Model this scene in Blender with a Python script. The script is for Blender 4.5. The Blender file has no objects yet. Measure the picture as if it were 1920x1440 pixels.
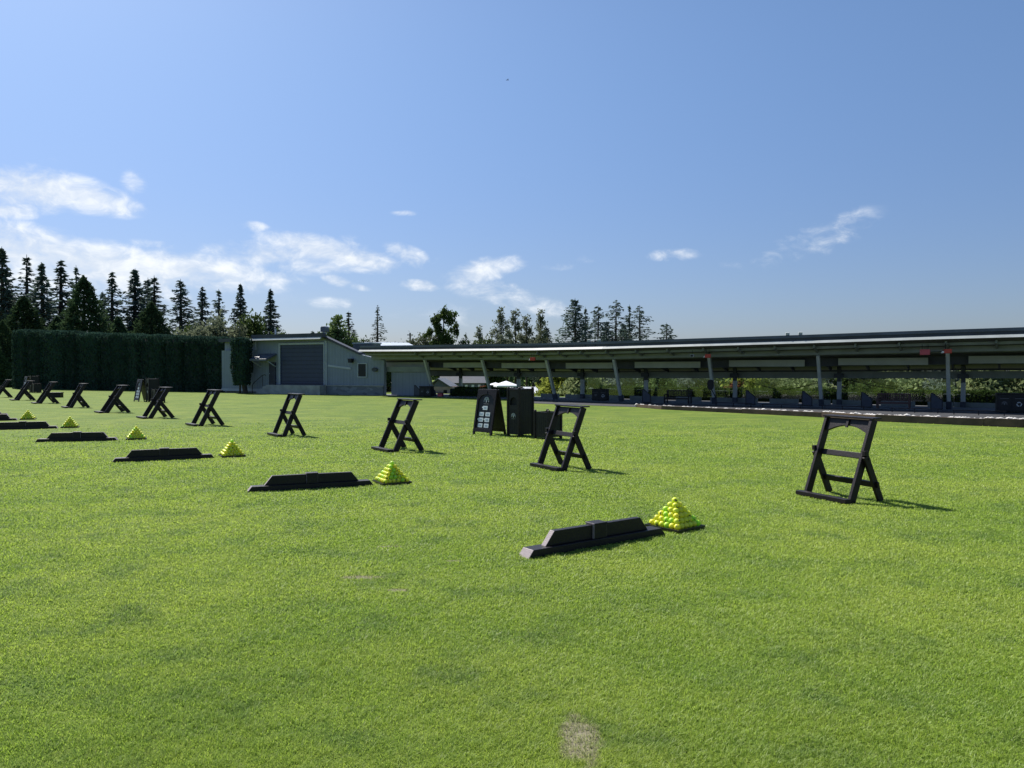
import bpy, math, random
import numpy as np
from mathutils import Vector, Matrix
R_ = math.radians
rng = np.random.default_rng(7)
random.seed(7)
SC = bpy.context.scene
COL = SC.collection

# ------------------------------------------------------------------ camera
F = 1442.0; EYE = 1.6; HZ = 693.0
PITCH = math.atan((720 - HZ) / F)
cam_d = bpy.data.cameras.new('camera'); cam = bpy.data.objects.new('camera', cam_d); COL.objects.link(cam)
cam.location = (0, 0, EYE); cam.rotation_euler = (math.pi/2 - PITCH, 0, 0)
cam_d.sensor_width = 36; cam_d.lens = F / 1920 * 36; cam_d.clip_start = .05; cam_d.clip_end = 3000
SC.camera = cam
_f = np.array([0, math.cos(PITCH), -math.sin(PITCH)]); _u = np.array([0, math.sin(PITCH), math.cos(PITCH)])
def ray(px, py): return _f + np.array([1., 0, 0]) * (px - 960) / F + _u * (720 - py) / F
def G(px, py, z=0.0):
    d = ray(px, py); t = (z - EYE) / d[2]; return np.array([0, 0, EYE]) + d * t
def P(px, py, Y):
    d = ray(px, py); return np.array([0, 0, EYE]) + d * (Y / d[1])

# ------------------------------------------------------------------ materials
def newmat(name):
    m = bpy.data.materials.new(name); m.use_nodes = True
    nt = m.node_tree; nt.nodes.clear()
    out = nt.nodes.new('ShaderNodeOutputMaterial')
    return m, nt, out
def N(nt, typ, **kw):
    n = nt.nodes.new(typ)
    for k, v in kw.items():
        if k.startswith('i_'):
            n.inputs[k[2:].replace('_', ' ')].default_value = v
        else: setattr(n, k, v)
    return n
def math_(nt, op, a, b=None, c=None, clamp=False):
    n = nt.nodes.new('ShaderNodeMath'); n.operation = op; n.use_clamp = clamp
    for i, x in enumerate((a, b, c)):
        if x is None: continue
        if isinstance(x, (int, float)): n.inputs[i].default_value = x
        else: nt.links.new(x, n.inputs[i])
    return n.outputs[0]
def mixc(nt, fac, a, b):
    n = nt.nodes.new('ShaderNodeMix'); n.data_type = 'RGBA'
    for idx, x in ((0, fac), (6, a), (7, b)):
        if isinstance(x, (int, float)): n.inputs[idx].default_value = x
        elif isinstance(x, tuple): n.inputs[idx].default_value = (*x, 1) if len(x) == 3 else x
        else: nt.links.new(x, n.inputs[idx])
    return n.outputs[2]
def noise(nt, vec, scale, detail=4, rough=.55, dim='3D'):
    n = nt.nodes.new('ShaderNodeTexNoise'); n.inputs['Scale'].default_value = scale
    n.inputs['Detail'].default_value = detail; n.inputs['Roughness'].default_value = rough
    if vec is not None: nt.links.new(vec, n.inputs['Vector'])
    return n.outputs['Fac']
def ramp(nt, fac, p0, p1):
    n = nt.nodes.new('ShaderNodeMapRange'); n.interpolation_type = 'SMOOTHSTEP'
    n.inputs[1].default_value = p0; n.inputs[2].default_value = p1
    nt.links.new(fac, n.inputs[0]); return n.outputs[0]

def surf(name, c, rough=.6, var=.25, scale=6, bump=.15, bscale=40, metallic=0, spec=.5, c2=None):
    """painted / plastic / wood-like surface with mottling and a fine bump"""
    m, nt, out = newmat(name)
    tc = N(nt, 'ShaderNodeTexCoord'); ob = tc.outputs['Object']
    n1 = noise(nt, ob, scale, 5); n2 = noise(nt, ob, bscale, 3)
    c2 = c2 or tuple(x * (1 - var) for x in c)
    col = mixc(nt, ramp(nt, n1, .3, .7), tuple(c2), tuple(c))
    b = N(nt, 'ShaderNodeBsdfPrincipled'); b.inputs['Roughness'].default_value = rough
    b.inputs['Metallic'].default_value = metallic; b.inputs['Specular IOR Level'].default_value = spec
    nt.links.new(col, b.inputs['Base Color'])
    if bump:
        bp = N(nt, 'ShaderNodeBump'); bp.inputs['Strength'].default_value = bump; bp.inputs['Distance'].default_value = .01
        nt.links.new(n2, bp.inputs['Height']); nt.links.new(bp.outputs[0], b.inputs['Normal'])
    nt.links.new(b.outputs[0], out.inputs[0]); return m

def siding(name, c, pitch=.22, rough=.6, axis='X', depth=.5, groove=.12):
    m, nt, out = newmat(name)
    tc = N(nt, 'ShaderNodeTexCoord'); sp = N(nt, 'ShaderNodeSeparateXYZ'); nt.links.new(tc.outputs['Object'], sp.inputs[0])
    fr = math_(nt, 'FRACT', math_(nt, 'DIVIDE', sp.outputs[axis], pitch))
    g = math_(nt, 'LESS_THAN', fr, groove)
    n1 = noise(nt, tc.outputs['Object'], 1.2, 5)
    mp = N(nt, 'ShaderNodeMapping'); mp.inputs['Scale'].default_value = (3, 3, .25); nt.links.new(tc.outputs['Object'], mp.inputs[0])
    n2 = noise(nt, mp.outputs[0], 2.0, 4)
    col = mixc(nt, ramp(nt, n1, .3, .75), tuple(x*.86 for x in c), c)
    col = mixc(nt, ramp(nt, n2, .45, .8), col, tuple(x*.78 for x in c))
    col = mixc(nt, g, col, tuple(x*.7 for x in c))
    b = N(nt, 'ShaderNodeBsdfPrincipled'); b.inputs['Roughness'].default_value = rough
    nt.links.new(col, b.inputs['Base Color'])
    bp = N(nt, 'ShaderNodeBump'); bp.inputs['Strength'].default_value = depth; bp.inputs['Distance'].default_value = .02; bp.invert = True
    nt.links.new(g, bp.inputs['Height']); nt.links.new(bp.outputs[0], b.inputs['Normal'])
    nt.links.new(b.outputs[0], out.inputs[0]); return m

def foliage(name, c1, c2, trans=.35, scale=1.5):
    m, nt, out = newmat(name)
    geo = N(nt, 'ShaderNodeNewGeometry'); oi = N(nt, 'ShaderNodeObjectInfo')
    n1 = noise(nt, geo.outputs['Position'], scale, 3)
    f = math_(nt, 'ADD', math_(nt, 'MULTIPLY', geo.outputs['Random Per Island'], .55), math_(nt, 'MULTIPLY', n1, .55), clamp=True)
    col = mixc(nt, f, c1, c2)
    hs = N(nt, 'ShaderNodeHueSaturation')
    nt.links.new(col, hs.inputs['Color'])
    nt.links.new(math_(nt, 'ADD', math_(nt, 'MULTIPLY', oi.outputs['Random'], .5), .75), hs.inputs['Value'])
    d = N(nt, 'ShaderNodeBsdfDiffuse'); t = N(nt, 'ShaderNodeBsdfTranslucent')
    nt.links.new(hs.outputs[0], d.inputs[0]); nt.links.new(hs.outputs[0], t.inputs[0])
    mx = N(nt, 'ShaderNodeMixShader'); mx.inputs[0].default_value = trans
    nt.links.new(d.outputs[0], mx.inputs[1]); nt.links.new(t.outputs[0], mx.inputs[2])
    nt.links.new(mx.outputs[0], out.inputs[0]); return m

M = {}
M['black_wood'] = surf('black_recycled_board', (.017, .012, .015), .45, .4, 9, .3, 90, spec=.24)
def worn_sunlit_board():
    m, nt, out = newmat('black_board_worn_sunlit_ends')
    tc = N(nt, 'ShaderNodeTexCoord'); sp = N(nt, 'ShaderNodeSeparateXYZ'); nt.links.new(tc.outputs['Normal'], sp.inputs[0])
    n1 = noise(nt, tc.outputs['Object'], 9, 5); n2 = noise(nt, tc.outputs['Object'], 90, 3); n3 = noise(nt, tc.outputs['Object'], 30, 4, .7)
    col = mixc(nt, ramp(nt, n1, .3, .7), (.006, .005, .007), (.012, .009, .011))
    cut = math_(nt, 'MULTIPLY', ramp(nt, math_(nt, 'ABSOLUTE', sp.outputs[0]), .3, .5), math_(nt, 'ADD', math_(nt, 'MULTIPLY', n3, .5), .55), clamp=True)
    col = mixc(nt, cut, col, (.36, .30, .31))  # end faces: pale wear, with sunlight also put into the colour
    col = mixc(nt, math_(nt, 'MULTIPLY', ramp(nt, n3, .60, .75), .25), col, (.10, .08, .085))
    b = N(nt, 'ShaderNodeBsdfPrincipled'); b.inputs['Roughness'].default_value = .5; b.inputs['Specular IOR Level'].default_value = .33
    bp = N(nt, 'ShaderNodeBump'); bp.inputs['Strength'].default_value = .25; bp.inputs['Distance'].default_value = .01
    nt.links.new(n2, bp.inputs['Height']); nt.links.new(bp.outputs[0], b.inputs['Normal']); nt.links.new(col, b.inputs['Base Color'])
    nt.links.new(b.outputs[0], out.inputs[0]); return m
M['worn_sunlit_board'] = worn_sunlit_board()
M['black_plain'] = surf('black_paint', (.014, .014, .018), .55, .3, 5, .1, spec=.3)
M['bin_panel'] = surf('bin_side_panel', (.015, .015, .018), .5, .3, 5, .1, spec=.3)
M['dark_hole'] = surf('dark_opening', (.006, .006, .007), .8, .2, 5, 0)
M['sticker'] = surf('white_sticker', (.75, .78, .82), .5, .08, 20, 0)
M['sticker_print'] = surf('sticker_print', (.30, .38, .48), .6, .1, 20, 0)
M['logo'] = surf('pale_print', (.50, .52, .54), .6, .15, 30, 0)
M['logo_dim'] = surf('dim_print', (.16, .16, .17), .6, .15, 30, 0)
M['tray'] = surf('black_tray_plastic', (.015, .015, .016), .3, .2, 10, .05)
M['wall'] = siding('grey_siding', (.21, .25, .31), .24)
M['wall2'] = siding('grey_siding_plain', (.21, .25, .31), .9, depth=.25, groove=.03)
M['trim'] = surf('pale_trim', (.36, .40, .45), .5, .15, 3, .05)
M['gutter'] = surf('aluminium_gutter', (.44, .47, .46), .45, .2, 2, .05)
M['fascia'] = surf('dark_fascia', (.035, .042, .062), .55, .35, 2, .05)
M['membrane'] = surf('roof_edge_metal', (.085, .10, .14), .45, .3, 1.5, .05)
M['navy'] = siding('navy_roller_slats', (.022, .035, .085), .27, rough=.5, axis='Z', depth=.9, groove=.16)
M['navy_door'] = surf('navy_door_paint', (.014, .020, .050), .5, .2, 3, .05)
M['concrete'] = surf('concrete', (.33, .34, .33), .85, .3, 2.5, .3, 30)
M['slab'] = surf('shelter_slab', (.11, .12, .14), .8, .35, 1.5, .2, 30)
M['post'] = surf('post_paint', (.42, .45, .44), .55, .2, 4, .05)
M['post_dark'] = surf('post_sleeve', (.045, .055, .08), .6, .3, 5, .1)
M['soffit'] = siding('soffit_boards', (.115, .120, .112), .18, axis='Y', depth=.3, groove=.08)
M['beam'] = surf('dark_beam', (.05, .06, .075), .7, .3, 3, .1)
M['panel'] = surf('hanging_board', (.36, .38, .33), .6, .15, 2, .05)
M['header'] = surf('header_board', (.21, .24, .23), .65, .2, 2, .05)
M['red'] = surf('orange_red_enamel', (.50, .045, .025), .45, .2, 5, .05)
M['pinkred'] = surf('faded_red_panel', (.48, .07, .09), .5, .2, 5, .05)
M['white'] = surf('white_paint', (.72, .72, .70), .5, .12, 4, .05)
M['timber'] = surf('brown_timber', (.120, .076, .050), .75, .45, 3, .4, 25)
M['bench_wood'] = surf('reddish_bench_wood', (.075, .030, .028), .55, .3, 6, .2)
M['white_fabric'] = surf('white_canvas', (.80, .82, .86), .8, .08, 3, .1)
M['metal_roof'] = siding('pale_metal_roof', (.62, .66, .72), .45, rough=.3, depth=.6, groove=.1)
M['grey_roof'] = surf('grey_shingles', (.13, .15, .19), .8, .3, 6, .3)
M['pink_wall'] = surf('pinkish_wall', (.42, .32, .29), .8, .2, 3, .1)
M['bark'] = surf('bark', (.060, .048, .038), .9, .4, 4, .5, 12)
M['tyre'] = surf('tyre_rubber', (.02, .02, .02), .8, .2, 6, .1)
M['car_white'] = surf('white_car_paint', (.70, .71, .73), .25, .05, 3, 0)
M['car_dark'] = surf('dark_car_paint', (.05, .055, .065), .25, .05, 3, 0)
M['car_silver'] = surf('silver_car_paint', (.42, .44, .46), .28, .05, 3, 0)
M['car_glass'] = surf('car_window', (.012, .015, .022), .35, .1, 3, 0, spec=.25)
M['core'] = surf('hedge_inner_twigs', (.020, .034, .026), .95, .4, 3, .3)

def stone_mat():
    m, nt, out = newmat('stone_cladding')
    tc = N(nt, 'ShaderNodeTexCoord'); v = N(nt, 'ShaderNodeTexVoronoi'); v.inputs['Scale'].default_value = 3.2
    mp = N(nt, 'ShaderNodeMapping'); mp.inputs['Scale'].default_value = (1, 1, 2.2)
    nt.links.new(tc.outputs['Object'], mp.inputs[0]); nt.links.new(mp.outputs[0], v.inputs['Vector'])
    bw = N(nt, 'ShaderNodeRGBToBW'); nt.links.new(v.outputs['Color'], bw.inputs[0])
    col = mixc(nt, bw.outputs[0], (.09, .10, .12), (.24, .26, .28))
    b = N(nt, 'ShaderNodeBsdfPrincipled'); b.inputs['Roughness'].default_value = .85
    nt.links.new(col, b.inputs['Base Color'])
    bp = N(nt, 'ShaderNodeBump'); bp.inputs['Strength'].default_value = .5
    nt.links.new(v.outputs['Distance'], bp.inputs['Height']); nt.links.new(bp.outputs[0], b.inputs['Normal'])
    nt.links.new(b.outputs[0], out.inputs[0]); return m
M['stone'] = stone_mat()

def ball_mat(name, c):
    m, nt, out = newmat(name)
    oi = N(nt, 'ShaderNodeObjectInfo'); tc = N(nt, 'ShaderNodeTexCoord')
    n1 = noise(nt, tc.outputs['Object'], 45, 4)
    col = mixc(nt, math_(nt, 'MULTIPLY', oi.outputs['Random'], .9), c, (c[0]*.80, c[1]*.98, c[2]*.8))
    col = mixc(nt, math_(nt, 'MULTIPLY', ramp(nt, n1, .60, .74), .5), col, (.40, .36, .10))
    v = N(nt, 'ShaderNodeTexVoronoi'); v.inputs['Scale'].default_value = 210; nt.links.new(tc.outputs['Object'], v.inputs['Vector'])
    bp = N(nt, 'ShaderNodeBump'); bp.inputs['Strength'].default_value = .3; bp.inputs['Distance'].default_value = .002
    nt.links.new(v.outputs['Distance'], bp.inputs['Height'])
    b = N(nt, 'ShaderNodeBsdfPrincipled'); b.inputs['Roughness'].default_value = .4
    b.inputs['Subsurface Weight'].default_value = .6; b.inputs['Subsurface Radius'].default_value = (.03, .03, .006); b.inputs['Subsurface Scale'].default_value = .8
    nt.links.new(col, b.inputs['Base Color']); nt.links.new(bp.outputs[0], b.inputs['Normal'])
    t = N(nt, 'ShaderNodeBsdfTranslucent'); nt.links.new(col, t.inputs[0]); mx = N(nt, 'ShaderNodeMixShader'); mx.inputs[0].default_value = .28
    nt.links.new(b.outputs[0], mx.inputs[1]); nt.links.new(t.outputs[0], mx.inputs[2])
    nt.links.new(mx.outputs[0], out.inputs[0]); return m
M['ball_yellow'] = ball_mat('yellow_range_ball', (.92, .86, .07))
M['ball_lime'] = ball_mat('lime_range_ball', (.62, .86, .07))
M['ball_mark'] = surf('ball_print', (.12, .12, .05), .5, .2, 30, 0)

M['spruce'] = foliage('spruce_needles', (.052, .080, .074), (.120, .160, .130), .35)
M['spruce_pale'] = foliage('pale_spruce_needles', (.040, .060, .040), (.085, .115, .065), .3)
M['cedar'] = foliage('cedar_sprays', (.026, .054, .028), (.072, .112, .050), .3)
M['thuja'] = foliage('hedge_sprays', (.017, .042, .036), (.050, .090, .064), .3, 2.2)
M['broad'] = foliage('broad_leaves', (.034, .060, .018), (.085, .120, .038), .4)
M['broad_bright'] = foliage('bright_broad_leaves', (.075, .125, .045), (.150, .205, .080), .45)
M['poplar'] = foliage('poplar_leaves', (.085, .105, .068), (.175, .195, .125), .4)
M['yellow_leaf'] = foliage('yellow_green_leaves', (.180, .225, .040), (.320, .350, .075), .5)
M['grey_leaf'] = foliage('grey_green_leaves', (.110, .140, .120), (.220, .250, .220), .4)
M['willow'] = foliage('light_willow_leaves', (.150, .195, .085), (.290, .330, .160), .5)
M['red_leaf'] = foliage('reddish_leaves', (.110, .050, .030), (.190, .085, .050), .35)
M['box'] = foliage('clipped_hedge_leaves', (.020, .045, .014), (.070, .110, .030), .3, 2.5)

# ---- lawn colour shared by turf sheet and blades
DRY = [(G(1088, 1388)[:2], .075, .17), (G(680, 1083)[:2], .13, .04), (G(745, 1107)[:2], .06, .03), (G(850, 1052)[:2], .05, .02),
       (G(730, 1025)[:2], .10, .02)]
def lawn_colour(nt, pos):
    n1 = noise(nt, pos, .45, 6, .62); n2 = noise(nt, pos, 1.7, 6, .66); n3 = noise(nt, pos, 14, 3, .6)
    a = (.250, .362, .048); b = (.345, .435, .072); c = (.135, .225, .056)
    col = mixc(nt, ramp(nt, n1, .35, .66), a, b)
    col = mixc(nt, math_(nt, 'MULTIPLY', ramp(nt, n2, .47, .70), .75), col, c)
    col = mixc(nt, math_(nt, 'MULTIPLY', ramp(nt, n3, .50, .80), .30), col, (.42, .46, .110))
    # bare worn spots
    sp = N(nt, 'ShaderNodeSeparateXYZ'); nt.links.new(pos, sp.inputs[0])
    tot = None
    for (cx, cy), rx, ry in DRY:
        dx = math_(nt, 'DIVIDE', math_(nt, 'SUBTRACT', sp.outputs[0], float(cx)), rx * 2.2)
        dy = math_(nt, 'DIVIDE', math_(nt, 'SUBTRACT', sp.outputs[1], float(cy)), ry * 2.2)
        r2 = math_(nt, 'ADD', math_(nt, 'MULTIPLY', dx, dx), math_(nt, 'MULTIPLY', dy, dy))
        g = math_(nt, 'SUBTRACT', 1.0, r2, clamp=True)
        tot = g if tot is None else math_(nt, 'MAXIMUM', tot, g)
    n4 = noise(nt, pos, 22, 4, .65); n5 = noise(nt, pos, 9, 4, .7)
    dry = ramp(nt, math_(nt, 'MULTIPLY', tot, math_(nt, 'MULTIPLY', n5, 1.9)), .50, .80)
    return col, dry, n4

def lawn_mat():
    m, nt, out = newmat('mown_turf')
    geo = N(nt, 'ShaderNodeNewGeometry'); pos = geo.outputs['Position']
    col, dry, n4 = lawn_colour(nt, pos)
    fine = noise(nt, pos, 60, 3, .7)
    col = mixc(nt, math_(nt, 'MULTIPLY', ramp(nt, fine, .35, .65), .45), col, (.09, .15, .015))
    turf_shade = N(nt, 'ShaderNodeHueSaturation'); turf_shade.inputs['Value'].default_value = .52; nt.links.new(col, turf_shade.inputs['Color']); col = turf_shade.outputs[0]  # turf colour dimmed evenly to stand for self-shadow among the blades
    mps = N(nt, 'ShaderNodeMapping'); mps.inputs['Scale'].default_value = (.5, 1.3, 1); nt.links.new(pos, mps.inputs[0])
    strk = noise(nt, mps.outputs[0], 1.1, 6, .65)
    col = mixc(nt, math_(nt, 'MULTIPLY', ramp(nt, strk, .46, .62), .60), col, (.060, .110, .020))
    soil = mixc(nt, n4, (.10, .088, .058), (.29, .265, .185))
    col = mixc(nt, dry, col, soil)
    mp = N(nt, 'ShaderNodeMapping'); mp.inputs['Scale'].default_value = (1, 1, 1); nt.links.new(pos, mp.inputs[0])
    b = N(nt, 'ShaderNodeBsdfPrincipled'); b.inputs['Roughness'].default_value = .8; b.inputs['Specular IOR Level'].default_value = .08
    b.inputs['Sheen Weight'].default_value = .04; b.inputs['Sheen Roughness'].default_value = .5
    b.inputs['Sheen Tint'].default_value = (.75, .95, .35, 1)
    nt.links.new(col, b.inputs['Base Color'])
    bn = noise(nt, pos, 9, 6, .75)
    bp = N(nt, 'ShaderNodeBump'); bp.inputs['Strength'].default_value = .6; bp.inputs['Distance'].default_value = .05
    nt.links.new(bn, bp.inputs['Height']); nt.links.new(bp.outputs[0], b.inputs['Normal'])
    nt.links.new(b.outputs[0], out.inputs[0]); return m
M['lawn'] = lawn_mat()

def blade_mat():
    m, nt, out = newmat('grass_blades')
    geo = N(nt, 'ShaderNodeNewGeometry'); pos = geo.outputs['Position']
    col, dry, n4 = lawn_colour(nt, pos)
    rp = geo.outputs['Random Per Island']
    col = mixc(nt, math_(nt, 'MULTIPLY', ramp(nt, rp, .0, 1.), .45), col, (.180, .265, .040))
    col = mixc(nt, math_(nt, 'MULTIPLY', ramp(nt, rp, .93, .96), .45), col, (.34, .33, .13))
    col = mixc(nt, math_(nt, 'MULTIPLY', dry, .6), col, (.30, .29, .16))
    d = N(nt, 'ShaderNodeBsdfPrincipled'); d.inputs['Roughness'].default_value = .5; d.inputs['Specular IOR Level'].default_value = .35
    t = N(nt, 'ShaderNodeBsdfTranslucent')
    hs = N(nt, 'ShaderNodeHueSaturation'); hs.inputs['Value'].default_value = 1.3; nt.links.new(col, hs.inputs['Color'])
    nt.links.new(col, d.inputs['Base Color']); nt.links.new(hs.outputs[0], t.inputs[0])
    mx = N(nt, 'ShaderNodeMixShader'); mx.inputs[0].default_value = .5
    nt.links.new(d.outputs[0], mx.inputs[1]); nt.links.new(t.outputs[0], mx.inputs[2])
    nt.links.new(mx.outputs[0], out.inputs[0]); return m
M['blades'] = blade_mat()

def glass_mat():
    m, nt, out = newmat('clear_screen_glass')
    t = N(nt, 'ShaderNodeBsdfTransparent'); t.inputs[0].default_value = (.92, .96, .97, 1)
    g = N(nt, 'ShaderNodeBsdfGlossy'); g.inputs['Roughness'].default_value = .06
    tc = N(nt, 'ShaderNodeTexCoord'); nn = noise(nt, tc.outputs['Object'], 1.2, 4)
    mx = N(nt, 'ShaderNodeMixShader')
    nt.links.new(math_(nt, 'ADD', math_(nt, 'MULTIPLY', nn, .06), .05), mx.inputs[0])
    nt.links.new(t.outputs[0], mx.inputs[1]); nt.links.new(g.outputs[0], mx.inputs[2])
    nt.links.new(mx.outputs[0], out.inputs[0]); return m
M['glass'] = glass_mat()

def chalk_mat():
    m, nt, out = newmat('worn_chalk')
    geo = N(nt, 'ShaderNodeNewGeometry')
    n1 = noise(nt, geo.outputs['Position'], 14, 4, .7)
    t = N(nt, 'ShaderNodeBsdfTransparent'); d = N(nt, 'ShaderNodeBsdfDiffuse'); d.inputs[0].default_value = (.42, .45, .28, 1)
    mx = N(nt, 'ShaderNodeMixShader'); nt.links.new(math_(nt, 'MULTIPLY', ramp(nt, n1, .46, .62), .75), mx.inputs[0])
    nt.links.new(t.outputs[0], mx.inputs[1]); nt.links.new(d.outputs[0], mx.inputs[2])
    nt.links.new(mx.outputs[0], out.inputs[0]); return m
M['chalk'] = chalk_mat()

# ------------------------------------------------------------------ mesh builder
class MB:
    def __init__(s): s.v = []; s.f = []; s.mi = []
    def add(s, vs, fs, mi=0):
        o = len(s.v); s.v += [tuple(float(c) for c in v) for v in vs]; s.f += [tuple(i + o for i in f) for f in fs]; s.mi += [mi] * len(fs); return s
    def box(s, x0, x1, y0, y1, z0, z1, mi=0):
        return s.add([(x0,y0,z0),(x1,y0,z0),(x1,y1,z0),(x0,y1,z0),(x0,y0,z1),(x1,y0,z1),(x1,y1,z1),(x0,y1,z1)],
                     [(3,2,1,0),(4,5,6,7),(0,1,5,4),(1,2,6,5),(2,3,7,6),(3,0,4,7)], mi)
    def ring(s, x0, x1, y0, y1, w, z0, z1, mi=0, O=(0,0,0), A=(1,0,0), B=(0,1,0), C=(0,0,1)):
        """one closed rectangular frame, w wide"""
        O, A, B, C = (np.array(k, float) for k in (O, A, B, C)); o = [(x0,y0),(x1,y0),(x1,y1),(x0,y1)]; i = [(x0+w,y0+w),(x1-w,y0+w),(x1-w,y1-w),(x0+w,y1-w)]
        vs = [O + A*a + B*b + C*z for z in (z0, z1) for q in (o, i) for a, b in q]; fs = []
        for k in range(4):
            n = (k+1) % 4
            fs += [(k, n, 4+n, 4+k), (8+k, 12+k, 12+n, 8+n), (k, 8+k, 8+n, n), (4+k, 4+n, 12+n, 12+k)]
        return s.add(vs, fs, mi)
    def bar(s, p0, p1, w, t, up=(0,0,1), mi=0):
        """board from p0 to p1: w wide along 'up' (made square to the run), t thick across"""
        p0 = np.array(p0, float); p1 = np.array(p1, float); a = p1 - p0; a /= np.linalg.norm(a)
        up = np.array(up, float); up -= a * up.dot(a); up /= np.linalg.norm(up); sd = np.cross(a, up)
        q = []
        for p in (p0, p1):
            for sx, sy in ((-1,-1),(1,-1),(1,1),(-1,1)): q.append(p + sd*sx*t/2 + up*sy*w/2)
        return s.add(q, [(3,2,1,0),(4,5,6,7),(0,1,5,4),(1,2,6,5),(2,3,7,6),(3,0,4,7)], mi)
    def prism(s, poly, O, A, B, C, c0, c1, mi=0):
        O, A, B, C = (np.array(k, float) for k in (O, A, B, C)); n = len(poly)
        vs = [O + A*a + B*b + C*c0 for a, b in poly] + [O + A*a + B*b + C*c1 for a, b in poly]
        fs = [tuple(range(n-1, -1, -1)), tuple(range(n, 2*n))] + [(i, (i+1) % n, n + (i+1) % n, n + i) for i in range(n)]
        return s.add(vs, fs, mi)
    def tube(s, pts, rad, n=6, mi=0):
        pts = [np.array(p, float) for p in pts]
        if isinstance(rad, (int, float)): rad = [rad] * len(pts)
        vs = []; fs = []
        for i, p in enumerate(pts):
            a = pts[min(i+1, len(pts)-1)] - pts[max(i-1, 0)]; a /= np.linalg.norm(a)
            r = np.array([1., 0, 0]) if abs(a[0]) < .8 else np.array([0, 1., 0])
            x = np.cross(a, r); x /= np.linalg.norm(x); y = np.cross(a, x)
            for k in range(n):
                t = 2*math.pi*k/n; vs.append(p + (x*math.cos(t) + y*math.sin(t)) * rad[i])
        for i in range(len(pts)-1):
            for k in range(n): fs.append((i*n+k, i*n+(k+1) % n, (i+1)*n+(k+1) % n, (i+1)*n+k))
        fs.append(tuple(range(n-1, -1, -1))); fs.append(tuple((len(pts)-1)*n + k for k in range(n)))
        return s.add(vs, fs, mi)
    def sweep(s, nodes, prof, mi=0):
        """nodes: (x, y, nx, ny, dz); profile of (s, z): s runs away from the lawn"""
        n = len(prof); vs = []
        for x, y, nx, ny, dz in nodes:
            for a, z in prof: vs.append((x - nx*a, y - ny*a, z + dz))
        fs = []
        for i in range(len(nodes)-1):
            for k in range(n): fs.append((i*n+k, i*n+(k+1) % n, (i+1)*n+(k+1) % n, (i+1)*n+k))
        fs.append(tuple(range(n-1, -1, -1))); fs.append(tuple((len(nodes)-1)*n + k for k in range(n)))
        return s.add(vs, fs, mi)
    def build(s, name, mats, parent=None, bevel=0, smooth=False, label=None):
        me = bpy.data.meshes.new(name); me.from_pydata(s.v, [], s.f)
        if not isinstance(mats, (list, tuple)): mats = [mats]
        for m in mats: me.materials.append(m)
        if len(mats) > 1: me.polygons.foreach_set('material_index', s.mi)
        import bmesh
        bm = bmesh.new(); bm.from_mesh(me); bmesh.ops.recalc_face_normals(bm, faces=bm.faces); bm.to_mesh(me); bm.free()
        if smooth: me.polygons.foreach_set('use_smooth', [True]*len(me.polygons))
        o = bpy.data.objects.new(name, me); COL.objects.link(o)
        if parent: o.parent = parent
        if bevel:
            b = o.modifiers.new('edge', 'BEVEL'); b.width = bevel; b.segments = 2; b.limit_method = 'ANGLE'; b.angle_limit = R_(35)
        if label: o['label'] = label
        return o
def np_mesh(name, verts, faces, mat, parent=None):
    faces = np.asarray(faces); k = faces.shape[1]
    me = bpy.data.meshes.new(name)
    me.vertices.add(len(verts)); me.vertices.foreach_set('co', np.asarray(verts, dtype=np.float32).ravel())
    me.loops.add(faces.size); me.loops.foreach_set('vertex_index', faces.astype(np.int32).ravel())
    me.polygons.add(len(faces)); me.polygons.foreach_set('loop_start', np.arange(0, faces.size, k, dtype=np.int32))
    me.update(calc_edges=True); me.validate()
    me.materials.append(mat)
    o = bpy.data.objects.new(name, me); COL.objects.link(o)
    if parent: o.parent = parent
    return o
def tag(o, label=None, cat=None, group=None, kind=None):
    if label: o['label'] = label
    if cat: o['category'] = cat
    if group: o['group'] = group
    if kind: o['kind'] = kind
    return o
def thing(name, label, cat, loc=(0,0,0), rz=0, group=None):
    o = bpy.data.objects.new(name, None); COL.objects.link(o)
    o.location = tuple(float(c) for c in loc); o.rotation_euler = (0, 0, rz); o.empty_display_size = .2
    return tag(o, label, cat, group)
CHILD = {}
def copy_tree(o, parent=None):
    c = o.copy(); COL.objects.link(c)
    if parent: c.parent = parent
    for ch in list(o.children): copy_tree(ch, c)
    return c

# ------------------------------------------------------------------ setting: lawn
F0 = np.array([-4.64, 46.1]); AWAY = np.array([.583, .813])
def sstep(a, b, x):
    t = np.clip((x - a) / (b - a), 0, 1); return t*t*(3 - 2*t)
def hgt(x, y):
    s = (x - F0[0]) * AWAY[0] + (y - F0[1]) * AWAY[1]
    return -1.4 * sstep(4.2, 14, s) * sstep(-11, -6, x)
xs = np.concatenate([np.linspace(-900, -60, 12), np.linspace(-55, 60, 116), np.linspace(70, 900, 12)])
ys = np.concatenate([np.linspace(-60, 20, 12), np.linspace(22, 90, 69), np.linspace(100, 1500, 16)])
X, Y = np.meshgrid(xs, ys, indexing='ij'); Z = hgt(X, Y)
vv = np.stack([X.ravel(), Y.ravel(), Z.ravel()], 1); ny = len(ys)
i, j = np.meshgrid(np.arange(len(xs)-1), np.arange(ny-1), indexing='ij'); a = (i*ny + j).ravel()
lawn = np_mesh('lawn', vv, np.stack([a, a+ny, a+ny+1, a+1], 1), M['lawn']); tag(lawn, kind='structure')
lawn.data.polygons.foreach_set('use_smooth', [True]*len(lawn.data.polygons))

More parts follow.
